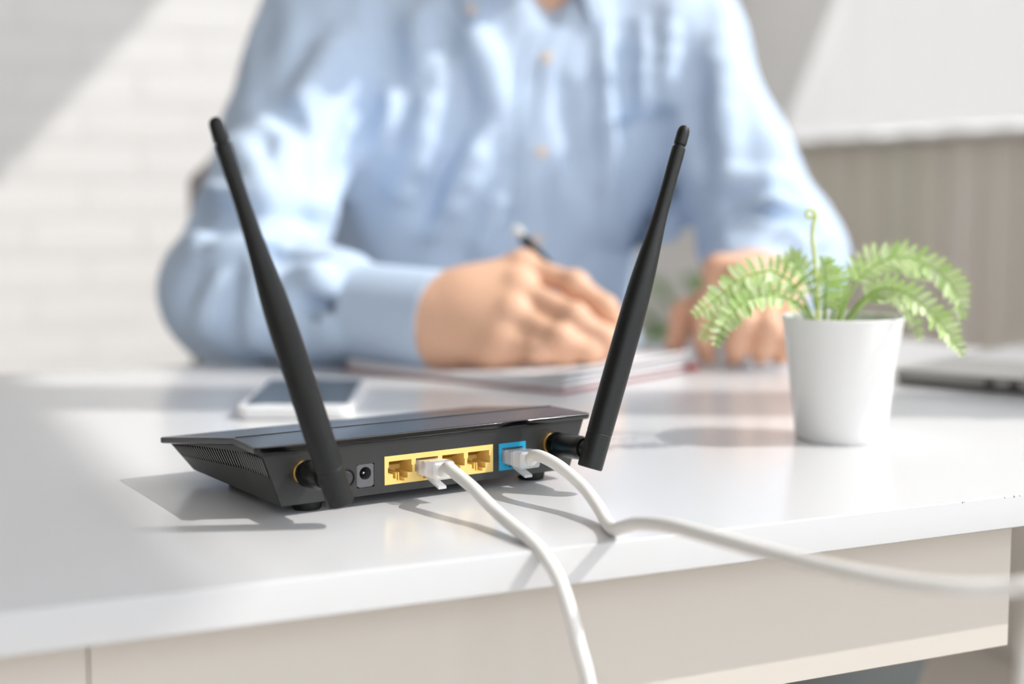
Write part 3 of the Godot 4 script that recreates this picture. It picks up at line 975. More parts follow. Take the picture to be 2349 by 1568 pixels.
func person() -> void:
	var man := thing("person", "seated man in a light blue button-down shirt, writing with his right hand at the desk", "person", Vector3.ZERO)
	var skin := mat(Color(0.89, 0.715, 0.60), 0.48, 0.4)
	skin.subsurf_scatter_enabled = true
	skin.subsurf_scatter_strength = 0.10
	# body: trunk, arms and legs on a coarse grid, hands and head on finer ones, all in one mesh
	var pos := PackedVector3Array()
	var nor := PackedVector3Array()
	var idx := PackedInt32Array()
	var b := Sdf.new()
	torso_bones(b, -0.032)
	arm_bones(b, -0.026)
	leg_bones(b, -0.012)
	b.bone(Vector3(0.012, TOP + 0.34, -1.475), Vector3(0.012, TOP + 0.46, -1.42), 0.056, 0.054, 0.03)
	b.bone(Vector3(0.038, TOP + 0.29, -1.440), Vector3(0.030, TOP + 0.36, -1.455), 0.034, 0.05, 0.03)
	for x in [-0.12, 0.25]: b.bone(Vector3(x, 0.06, -1.16 if x < 0 else -1.2), Vector3(x - 0.01, 0.045, -1.04 if x < 0 else -1.08), 0.035, 0.026, 0.02)
	b.net(0.014, pos, nor, idx)
	hand_writing().net(0.003, pos, nor, idx)
	hand_resting().net(0.003, pos, nor, idx)
	var h := Sdf.new()
	var hc := Vector3(0.012, TOP + 0.545, -1.365)
	h.bone(hc + Vector3(0, 0.035, -0.02), hc + Vector3(0, 0.03, 0.015), 0.080, 0.074, 0.03)
	h.bone(hc + Vector3(-0.02, -0.03, 0.03), hc + Vector3(0.02, -0.03, 0.03), 0.055, 0.055, 0.04)
	h.bone(hc + Vector3(-0.025, -0.075, 0.045), hc + Vector3(0.025, -0.075, 0.045), 0.030, 0.030, 0.03)
	h.bone(hc + Vector3(0, -0.02, -0.03), hc + Vector3(0, -0.14, -0.035), 0.058, 0.052, 0.03)
	h.bone(hc + Vector3(0, 0.005, 0.088), hc + Vector3(0, -0.028, 0.106), 0.008, 0.012, 0.012)
	h.bone(hc + Vector3(-0.012, -0.033, 0.094), hc + Vector3(0.012, -0.033, 0.094), 0.008, 0.008, 0.008)
	h.bone(hc + Vector3(-0.04, 0.022, 0.076), hc + Vector3(0.04, 0.022, 0.076), 0.011, 0.011, 0.014)
	h.bone(hc + Vector3(-0.018, -0.060, 0.083), hc + Vector3(0.018, -0.060, 0.083), 0.0065, 0.0065, 0.006)
	h.bone(hc + Vector3(-0.017, -0.070, 0.081), hc + Vector3(0.017, -0.070, 0.081), 0.0070, 0.0070, 0.006)
	for sd in [-1.0, 1.0]:
		h.bone(hc + Vector3(sd * 0.032, 0.004, 0.092), hc + Vector3(sd * 0.034, 0.004, 0.09), 0.014, 0.014, -0.010)
		h.bone(hc + Vector3(sd * 0.032, 0.004, 0.069), hc + Vector3(sd * 0.0325, 0.004, 0.069), 0.0125, 0.0125, 0.003)
		h.bone(hc + Vector3(sd * 0.080, 0.020, -0.010), hc + Vector3(sd * 0.076, -0.020, -0.002), 0.014, 0.010, 0.006)
	h.net(0.0055, pos, nor, idx)
	obj("body", MB.arrays(pos, nor, idx), skin, man)
	var hair := Sdf.new()
	hair.bone(hc + Vector3(0, 0.050, -0.030), hc + Vector3(0, 0.052, 0.010), 0.086, 0.076, 0.03)
	hair.bone(hc + Vector3(0, 0.0, -0.045), hc + Vector3(0, -0.05, -0.045), 0.070, 0.055, 0.03)
	hair.bone(hc + Vector3(0, 0.088, 0.050), hc + Vector3(0.03, 0.092, 0.045), 0.032, 0.026, 0.03)
	hair.noise = FastNoiseLite.new()
	hair.noise.frequency = 60.0
	hair.amp = 0.004
	obj("hair", hair.mesh(0.008), mat(Color(0.16, 0.11, 0.08), 0.6), man)
	# shirt
	var cloth := mat(Color(0.765, 0.835, 0.92), 0.85, 0.25)
	cloth.rim_enabled = true
	cloth.rim = 0.35
	cloth.rim_tint = 0.5
	var s := Sdf.new()
	torso_bones(s, 0.004)
	s.chain([R_SHOULDER, R_MID], [0.066, 0.066], 0.03)
	s.chain([R_MID, R_ELBOW], [0.066, 0.060], 0.010)
	s.chain([R_ELBOW, R_ELBOW.lerp(R_WRIST, 0.42), R_ELBOW.lerp(R_WRIST, 0.72)], [0.060, 0.046, 0.036], 0.03)
	s.chain([L_SHOULDER, L_MID], [0.060, 0.055], 0.03)
	s.chain([L_MID, L_ELBOW], [0.055, 0.064], 0.010)
	s.chain([L_ELBOW, L_ELBOW.lerp(L_WRIST, 0.5), L_ELBOW.lerp(L_WRIST, 0.93)], [0.060, 0.048, 0.037], 0.03)
	var front := func(x: float, y: float) -> Vector3:      # where the shirt is met going back at x, y
		var z := -1.15
		for i in 40:
			var e := s.d(Vector3(x, y, z))
			if e < 0.0004: break
			z -= e * 0.8
			if z < -1.75: return Vector3(x, y, -1.42)
		return Vector3(x, y, z)
	# pulled cloth: ridges stand proud, negative ones cut creases
	var folds := []
	for f in [
		[Vector3(-0.0677, 0.9871, -1.3600), Vector3(-0.1017, 0.8889, -1.3650), 0.010, 0.012, 0.016], [Vector3(-0.0309, 1.0251, -1.3750), Vector3(-0.0183, 0.9586, -1.3600), 0.012, 0.008, 0.018], [Vector3(-0.0245, 0.9420, -1.3550), Vector3(-0.0725, 0.8517, -1.3600), 0.009, 0.012, 0.016],
		[Vector3(0.0892, 1.0495, -1.3750), Vector3(0.0927, 0.8430, -1.3750), 0.010, 0.011, 0.014], [Vector3(0.1233, 1.0426, -1.3850), Vector3(0.1265, 0.9595, -1.3750), 0.010, 0.009, 0.014], [Vector3(0.1535, 1.0561, -1.3950), Vector3(0.1449, 0.9766, -1.3850), 0.010, 0.008, 0.014],
		[Vector3(0.0235, 1.0187, -1.3520), Vector3(0.0088, 0.9297, -1.3520), 0.006, 0.006, -0.008], [Vector3(0.0088, 0.9297, -1.3520), Vector3(0.0023, 0.8354, -1.3520), 0.006, 0.006, -0.008], [Vector3(-0.0101, 0.8930, -1.3520), Vector3(-0.0312, 0.8183, -1.3650), 0.009, 0.010, 0.014], [Vector3(-0.1148, 1.0179, -1.3850), Vector3(-0.1202, 0.9311, -1.3900), 0.011, 0.010, 0.016], [Vector3(-0.1654, 1.0308, -1.3900), Vector3(-0.1941, 0.9621, -1.3500), 0.012, 0.010, 0.018],
		[Vector3(-0.2612, 0.8807, -1.2700), Vector3(-0.1594, 0.8730, -1.2600), 0.016, 0.010, 0.016], [Vector3(-0.2409, 0.9236, -1.2900), Vector3(-0.2133, 0.8692, -1.2600), 0.014, 0.012, 0.016], [Vector3(-0.2040, 0.9271, -1.2800), Vector3(-0.1990, 0.8730, -1.2550), 0.012, 0.012, 0.012],
		[Vector3(-0.2585, 0.8288, -1.2150), Vector3(-0.1926, 0.8405, -1.2000), 0.014, 0.010, 0.014], [Vector3(-0.2334, 0.8184, -1.2000), Vector3(-0.2565, 0.7741, -1.2000), 0.012, 0.012, 0.014], [Vector3(-0.2067, 0.8260, -1.1950), Vector3(-0.2105, 0.7677, -1.1900), 0.010, 0.010, 0.012],
		[Vector3(-0.1709, 0.8197, -1.1750), Vector3(-0.1253, 0.7963, -1.1500), 0.010, 0.008, 0.012], [Vector3(0.1966, 1.0277, -1.4000), Vector3(0.2021, 0.9304, -1.3700), 0.012, 0.012, 0.016], [Vector3(0.1921, 0.8971, -1.3550), Vector3(0.2535, 0.8928, -1.3300), 0.010, 0.010, 0.014],
		[Vector3(0.2135, 0.8605, -1.3300), Vector3(0.2742, 0.8726, -1.3300), 0.011, 0.011, 0.014], [Vector3(0.2347, 0.8368, -1.3100), Vector3(0.2848, 0.8445, -1.3200), 0.010, 0.010, 0.012],
		[Vector3(-0.1276, 1.0753, -1.3850), Vector3(-0.1129, 0.9932, -1.3850), 0.011, 0.012, -0.016], [Vector3(-0.1319, 0.9808, -1.3850), Vector3(-0.1570, 0.8848, -1.3750), 0.013, 0.014, -0.016], [Vector3(-0.0720, 1.0530, -1.3700), Vector3(-0.0600, 1.0210, -1.3750), 0.010, 0.006, -0.02],
		[Vector3(0.1063, 1.0408, -1.3700), Vector3(0.1101, 0.9302, -1.3650), 0.008, 0.007, -0.016], [Vector3(0.0511, 0.9819, -1.3450), Vector3(0.0596, 0.8929, -1.3450), 0.006, 0.007, -0.016], [Vector3(-0.0467, 0.9577, -1.3450), Vector3(-0.0884, 0.8602, -1.3500), 0.006, 0.007, -0.016],
		[Vector3(-0.2429, 0.8622, -1.2150), Vector3(-0.2841, 0.8693, -1.2500), 0.012, 0.012, -0.018], [Vector3(-0.2192, 0.8327, -1.1650), Vector3(-0.1544, 0.8312, -1.1600), 0.005, 0.004, -0.012], [Vector3(-0.1675, 0.7981, -1.1250), Vector3(-0.1278, 0.7890, -1.1100), 0.008, 0.006, -0.014],
		[Vector3(-0.2279, 0.9714, -1.3100), Vector3(-0.1887, 0.9400, -1.3100), 0.008, 0.006, -0.018], [Vector3(0.2005, 0.8728, -1.3000), Vector3(0.2623, 0.8571, -1.2900), 0.008, 0.007, -0.014], [Vector3(0.1769, 0.9965, -1.3750), Vector3(0.1816, 0.9097, -1.3700), 0.010, 0.010, -0.018]]:
		folds.append(f)
	var laid := []
	for f in folds:
		var pts := []
		for i in 5:
			var q: Vector3 = (f[0] as Vector3).lerp(f[1], i / 4.0)
			var r: float = lerpf(f[2], f[3], i / 4.0)
			var proud: float = (0.85 if f[4] > 0 else 0.75) * r * (1.0 if i in [1, 2, 3] else 0.55)
			q = front.call(q.x, q.y)
			q.z += proud - r if f[4] > 0 else r - proud
			pts.append(q)
		laid.append([pts, f])
	for l in laid:
		for i in 4:
			s.bone(l[0][i], l[0][i + 1], lerpf(l[1][2], l[1][3], i / 4.0), lerpf(l[1][2], l[1][3], (i + 1) / 4.0), l[1][4] * 0.8)
	# the open neck
	var neck_low: Vector3 = front.call(0.0395, TOP + 0.314)
	var neck_high: Vector3 = front.call(0.040, TOP + 0.352)
	s.bone(neck_low, neck_high, 0.007, 0.026, -0.006)
	s.bone(neck_high, neck_high + Vector3(0, 0.06, -0.01), 0.026, 0.045, -0.006)
	s.noise = FastNoiseLite.new()
	s.noise.seed = 11
	s.noise.noise_type = FastNoiseLite.TYPE_SIMPLEX_SMOOTH
	s.noise.fractal_type = FastNoiseLite.FRACTAL_NONE
	s.noise.frequency = 22.0
	s.amp = 0.0045
	s.stretch = Vector3(1.0, 0.45, 0.7)
	var shirt := obj("shirt", s.mesh(0.0085), cloth, man, Transform3D(), "light blue cotton shirt with a button-down collar")
	# placket down the front, buttons on it
	var pl := MB.new()
	var rows := []
	for i in 21:
		var t := i / 20.0
		var y := lerpf(TOP + 0.298, TOP - 0.005, t)
		var xc := lerpf(0.036, 0.010, sqrt(t))
		var ring := []
		for k in 7:
			var x := xc - 0.016 + 0.033 * k / 6.0
			ring.append((front.call(x, y) as Vector3) + Vector3(0, 0, 0.0032 if k > 0 and k < 6 else 0.0012))
		for k in 7:
			var x := xc + 0.017 - 0.033 * k / 6.0
			ring.append((front.call(x, y) as Vector3) - Vector3(0, 0, 0.004))
		rows.append(ring)
	pl.loft(rows)
	obj("placket", pl.mesh(60), cloth, shirt)
	var bone := mat(Color(0.93, 0.85, 0.78), 0.25, 0.5)
	for p in [[0.0335, 0.272], [0.0285, 0.183], [0.0245, 0.098], [0.0215, 0.018]]:
		var f: Vector3 = front.call(p[0], TOP + p[1])
		button(shirt, f + Vector3(0, 0, 0.0045), s.grad(f, 0.01), 0.0058, bone)
	# chest pocket on his left side
	var pk := MB.new()
	rows = []
	for i in 13:
		var t := i / 12.0
		var y := lerpf(TOP + 0.212, TOP + 0.085, t)
		var inset := 0.0 if t < 0.8 else (t - 0.8) / 0.2 * 0.018
		var ring := []
		for k in 11:
			var x := lerpf(0.088 + inset, 0.182 - inset, k / 10.0)
			ring.append((front.call(x, y + 0.012 * k / 10.0) as Vector3) + Vector3(0, 0, 0.0034 if k > 0 and k < 10 and i < 12 else 0.001))
		for k in 11:
			var x := lerpf(0.182 - inset, 0.088 + inset, k / 10.0)
			ring.append((front.call(x, y + 0.012 * (1.0 - k / 10.0)) as Vector3) - Vector3(0, 0, 0.003))
		rows.append(ring)
	pk.loft(rows)
	obj("chest_pocket", pk.mesh(60), cloth, shirt)
	# collar: a stand round the neck and two pointed leaves buttoned down
	collar(shirt, cloth, bone, front)
	# cuffs: hollow bands round the wrists
	cuff(shirt, cloth, R_ELBOW.lerp(R_WRIST, 0.66), R_ELBOW.lerp(R_WRIST, 1.035), 0.0385, 0.0400)
	cuff(shirt, cloth, L_ELBOW.lerp(L_WRIST, 0.85), L_ELBOW.lerp(L_WRIST, 1.12), 0.038, 0.034)
	# trousers and shoes
	var tr := Sdf.new()
	leg_bones(tr, 0.004)
	tr.bone(Vector3(-0.06, TOP - 0.19, -1.565), Vector3(0.09, TOP - 0.19, -1.585), 0.128, 0.128, 0.05)
	obj("trousers", tr.mesh(0.014), mat(Color(0.50, 0.52, 0.52), 0.9, 0.2), man)
	for x in [-0.12, 0.25]:
		var sh := Sdf.new()
		var zf := -1.18 if x < 0 else -1.22
		sh.chain([Vector3(x, 0.062, zf), Vector3(x - 0.005, 0.05, zf + 0.11), Vector3(x - 0.01, 0.034, zf + 0.2)], [0.050, 0.042, 0.033], 0.02)
		obj("shoe", sh.mesh(0.008), mat(Color(0.24, 0.17, 0.12), 0.35), man)

func button(parent: Node3D, at: Vector3, n: Vector3, r: float, m: Material) -> void:
	var b := MB.new()
	b.lathe([Vector2(r * 0.9, -0.001), Vector2(r, -0.0003), Vector2(r, 0.0006), Vector2(r * 0.86, 0.0012), Vector2(r * 0.7, 0.0008), Vector2(0.0001, 0.0008)], 24, turned(Vector3.UP, n, at))
	obj("button", b.mesh(35), m, parent)

func cuff(parent: Node3D, m: Material, a: Vector3, b: Vector3, ra: float, rb: float) -> void:
	var c := MB.new()
	var l := (b - a).length()
	c.lathe([Vector2(ra - 0.004, 0.004), Vector2(ra - 0.001, 0.0), Vector2(ra + 0.001, 0.002), Vector2(rb + 0.001, l - 0.002), Vector2(rb, l), Vector2(rb - 0.002, l - 0.001), Vector2(rb - 0.003, l - 0.004), Vector2(ra - 0.004, 0.006)], 48, turned(Vector3.UP, b - a, a), false)
	obj("cuff", c.mesh(60), m, parent)

func collar(shirt: Node3D, m: Material, bm: Material, front: Callable) -> void:
	var c := Vector3(0.022, TOP + 0.405, -1.475)
	var st := MB.new()
	var rows := []
	for i in 33:
		var a := lerpf(-2.75, 2.75, i / 32.0)          # angle from the back of the neck
		var dir := Vector3(sin(a), 0, -cos(a))
		var dip := pow(absf(a) / 2.75, 3.0)
		var base := c + Vector3(dir.x * 0.066, -0.050 * dip + 0.018 * cos(a), dir.z * 0.066 + 0.012 * dip)
		rows.append([base + dir * 0.003, base + dir * 0.002 + Vector3(0, 0.038, 0), base - dir * 0.001 + Vector3(0, 0.038, 0), base])
	st.loft(rows)
	obj("collar_stand", st.mesh(50), m, shirt)
	for sd in [-1.0, 1.0]:
		# a leaf: folded over the stand, its point lying on the chest
		var lf := MB.new()
		rows = []
		for i in 17:
			var t := i / 16.0
			var a: float = lerpf(0.0, 2.72, t) * sd
			var dir := Vector3(sin(a), 0, -cos(a))
			var dip := pow(t * 2.72 / 2.75, 3.0)
			var top := c + Vector3(dir.x * 0.070, -0.050 * dip + 0.018 * cos(a) + 0.039, dir.z * 0.070 + 0.012 * dip)
			var drop := lerpf(0.042, 0.078, smoothstep(0.45, 1.0, t))
			var out := lerpf(0.020, 0.012, t)
			var low := top + dir * out + Vector3(sd * 0.022 * smoothstep(0.5, 1.0, t), -drop, 0)
			if t > 0.55:
				var f: Vector3 = front.call(low.x, low.y)
				low.z = maxf(low.z, f.z + 0.004)
			var mid := top.lerp(low, 0.5) + dir * 0.006
			rows.append([top, mid, low, low - dir * 0.0025, mid - dir * 0.0025, top - dir * 0.002])
		lf.loft(rows)
		obj("collar_leaf", lf.mesh(60), m, shirt)
		var tip: Vector3 = rows[16][2].lerp(rows[16][0], 0.14).lerp(rows[14][2], 0.35)
		button(shirt, tip + Vector3(0, 0, 0.002), Vector3(0, 0.25, 1).normalized(), 0.0045, bm)

# ------------------------------------------------------------------ pen, notebook, phone, laptop
func pen_and_notebook() -> void:
	var p := thing("pen", "black ballpoint pen with a silver end held in the writing hand", "pen", Vector3.ZERO)
	var tail := Vector3(0.0020, 0.8541, -1.1800)
	var nib := Vector3(0.0862, 0.7622, -1.0850)
	var u := (nib - tail).normalized()
	var len := (nib - tail).length()
	var xf := turned(Vector3.UP, u, tail)
	var b := MB.new()
	b.lathe([Vector2(0.0040, 0.013), Vector2(0.0044, 0.015), Vector2(0.0046, len * 0.5), Vector2(0.0044, len - 0.022), Vector2(0.0028, len - 0.010)], 24, xf)
	obj("barrel", b.mesh(40), mat(Color(0.03, 0.03, 0.035), 0.25), p)
	var chrome := mat(Color(0.95, 0.95, 0.95), 0.22, 0.6, 0.3)
	var c := MB.new()
	c.lathe([Vector2(0.0001, 0.0), Vector2(0.0036, 0.0004), Vector2(0.0046, 0.0015), Vector2(0.0046, 0.0085), Vector2(0.0045, 0.0090), Vector2(0.0045, 0.0135)], 24, xf)
	obj("push_button", c.mesh(40), chrome, p)
	var n := MB.new()
	n.lathe([Vector2(0.0030, len - 0.0105), Vector2(0.0024, len - 0.006), Vector2(0.0008, len - 0.001), Vector2(0.0003, len)], 20, xf)
	obj("nib", n.mesh(40), chrome, p)
	var cl := MB.new()
	cl.box(Vector3(0.0062, 0.031, 0), Vector3(0.0008, 0.038, 0.0030), 0.0003, xf)
	cl.box(Vector3(0.0052, 0.0125, 0), Vector3(0.0030, 0.0016, 0.0030), 0.0003, xf)
	obj("clip", cl.mesh(), chrome, p)
	# open notebook: its near corner, its long axis and its spine are square to each other
	var nb := thing("notebook", "open white-paged notebook with a dark red cover lying under the writing hand", "notebook", at_table(0.0357, 0, 1.008), 0.0)
	nb.basis = Basis(Vector3.UP, NB_TURN)
	# local x runs from the near corner along the right page's outer edge away, local z along the near edge to the left
	var red := mat(Color(0.50, 0.09, 0.10), 0.5)
	var page := mat(Color(0.93, 0.92, 0.925), 0.7, 0.3)
	var cv := MB.new()
	cv.box(Vector3(-0.1113, 0.0011, -0.0945), Vector3(0.2235, 0.0022, 0.1895), 0.0008)
	obj("cover", cv.mesh(), red, nb, Transform3D(), "dark red cover")
	for side in [0, 1]:
		var thick: float = [0.0080, 0.0050][side]
		var layers := 4
		for k in layers:
			var pg := MB.new()
			var rows := []
			for i in 15:
				var t := i / 14.0
				var x: float = -0.001 - 0.1085 * t if side == 0 else -0.2215 + 0.1085 * t
				var sag := sin(clampf((t - 0.55) / 0.45, 0, 1) * PI * 0.5)
				var curl := pow(1.0 - t, 4.0) * 0.002 * k * (1.0 if side == 0 else 0.4)
				var y0: float = 0.0024 + thick * k / layers * (1.0 - sag * 0.4)
				var y1: float = 0.0024 + thick * (k + 1) / layers * (1.0 - sag * 0.4) - 0.00012
				var o := 0.0006 * sin(k * 2.3)
				var z0 := -0.001 - absf(o)
				var z1 := -0.188 + o
				var e := 0.004 if i == 0 else 0.0
				rows.append([Vector3(x, y0 + curl, z0 - e), Vector3(x, y1 + curl, z0 - e), Vector3(x, y1 + curl, z1 + e), Vector3(x, y0 + curl, z1 + e)])
			pg.loft(rows)
			obj("page_block", pg.mesh(40), page, nb)
	var rb := MB.new()
	rb.box(Vector3(0.0035, 0.0034, -0.172), Vector3(0.012, 0.0030, 0.005), 0.001)
	obj("ribbon_marker", rb.mesh(), mat(Color(0.85, 0.16, 0.10), 0.5), nb)

const NB_TURN := -0.671

func phone() -> void:
	var ph := thing("smartphone", "white-framed smartphone with a dark screen lying face up behind the router", "smartphone", at_table(-0.1405, 0, 0.966), 0.03)
	var outline := func(w: float, l: float, r: float) -> Array:
		var o := []
		for c in [[1, 1], [-1, 1], [-1, -1], [1, -1]]:
			for k in 7:
				var a := PI / 2 * k / 6.0
				var q := Vector2(cos(a), sin(a)).rotated([0.0, PI / 2, PI, PI * 1.5][[[1, 1], [-1, 1], [-1, -1], [1, -1]].find(c)])
				o.append(Vector2(c[0] * (w / 2 - r), c[1] * (l / 2 - r)) + q * r)
		return o
	var b := MB.new()
	b.prism(outline.call(0.0735, 0.152, 0.009), 0.0003, 0.0078, Transform3D(), 0.001)
	obj("case", b.mesh(50), mat(Color(0.92, 0.92, 0.92), 0.2), ph)
	var s := MB.new()
	s.prism(outline.call(0.0655, 0.119, 0.001), 0.0076, 0.0081, Transform3D(), 0.0001)
	obj("screen", s.mesh(30), mat(Color(0.13, 0.17, 0.20), 0.25), ph, Transform3D(), "dark blue-grey switched-off screen")
	var h := MB.new()
	h.lathe([Vector2(0.0055, 0.0076), Vector2(0.0055, 0.0080), Vector2(0.0045, 0.0079), Vector2(0.0001, 0.0078)], 28, Transform3D(Basis(), Vector3(0, 0, 0.0675)))
	obj("home_button", h.mesh(30), mat(Color(0.88, 0.88, 0.88), 0.3), ph)
	var sp := MB.new()
	sp.box(Vector3(0, 0.0078, -0.0675), Vector3(0.012, 0.0006, 0.0018), 0.0002)
	obj("earpiece", sp.mesh(), mat(Color(0.25, 0.25, 0.26), 0.5), ph)

func laptop() -> void:
	var lp := thing("laptop", "thin silver laptop behind the fern, its side with ports towards the camera", "laptop", at_table(0.285, 0, 1.062), -0.710)
	var alu := mat(Color(0.575, 0.565, 0.545), 0.42, 0.5, 0.1)
	var dark := mat(Color(0.07, 0.08, 0.075), 0.5)
	var W := 0.215
	var L := 0.305
	var b := MB.new()
	var ring := func(y: float, d: float) -> Array:
		var o := []
		var r := 0.010
		for c in [[W - r, -r, 0.0], [W - r, -L + r, -PI / 2], [r, -L + r, -PI], [r, -r, -PI * 1.5]]:
			for k in 6:
				var a: float = c[2] + PI / 2 - PI / 2 * k / 5.0
				o.append(Vector3(c[0] + cos(a) * (r - d), y, c[1] + sin(a) * (r - d)))
		return o
	b.loft([ring.call(0.0020, 0.004), ring.call(0.0050, 0.0006), ring.call(0.0110, 0.0), ring.call(0.0118, 0.0008)])
	obj("base", b.mesh(40), alu, lp)
	for q in [[0.02, -0.02], [W - 0.02, -0.02], [0.02, -L + 0.02], [W - 0.02, -L + 0.02]]:
		var f := MB.new()
		f.lathe([Vector2(0.006, 0), Vector2(0.007, 0.0015), Vector2(0.007, 0.0024)], 20, Transform3D(Basis(), Vector3(q[0], 0, q[1])))
		obj("foot", f.mesh(), dark, lp)
	var bt := MB.new()
	bt.box(Vector3(W / 2, 0.0022, -L / 2), Vector3(W - 0.006, 0.0022, L - 0.006), 0.0005)
	obj("underside", bt.mesh(), dark, lp)
	for x in [0.076, 0.094]:
		var po := MB.new()
		po.box(Vector3(x, 0.0072, -0.0002), Vector3(0.0075, 0.0042, 0.001), 0.0003)
		obj("port", po.mesh(), dark, lp)
	var key := MB.new()
	key.box(Vector3.ZERO, Vector3(0.0155, 0.0014, 0.0158), 0.0004)
	var km := key.mesh()
	for r in 6:
		for c in 14:
			obj("key", km, dark, lp, Transform3D(Basis(), Vector3(0.195 - r * 0.0185, 0.0124, -0.028 - c * 0.0191)))
	var pad := MB.new()
	pad.box(Vector3(0.046, 0.0119, -L / 2), Vector3(0.070, 0.0004, 0.105), 0.0001)
	obj("trackpad", pad.mesh(), mat(Color(0.70, 0.70, 0.70), 0.3), lp)
	var lid := Transform3D(Basis(Vector3.BACK, -0.34), Vector3(W - 0.004, 0.0115, 0))
	var l := MB.new()
	l.box(Vector3(0.0025, 0.104, -L / 2), Vector3(0.005, 0.205, L), 0.0015, lid)
	obj("lid", l.mesh(), alu, lp)
	var s := MB.new()
	s.box(Vector3(-0.0002, 0.104, -L / 2), Vector3(0.0006, 0.188, L - 0.018), 0.0001, lid)
	obj("screen", s.mesh(), mat(Color(0.03, 0.03, 0.035), 0.12), lp)

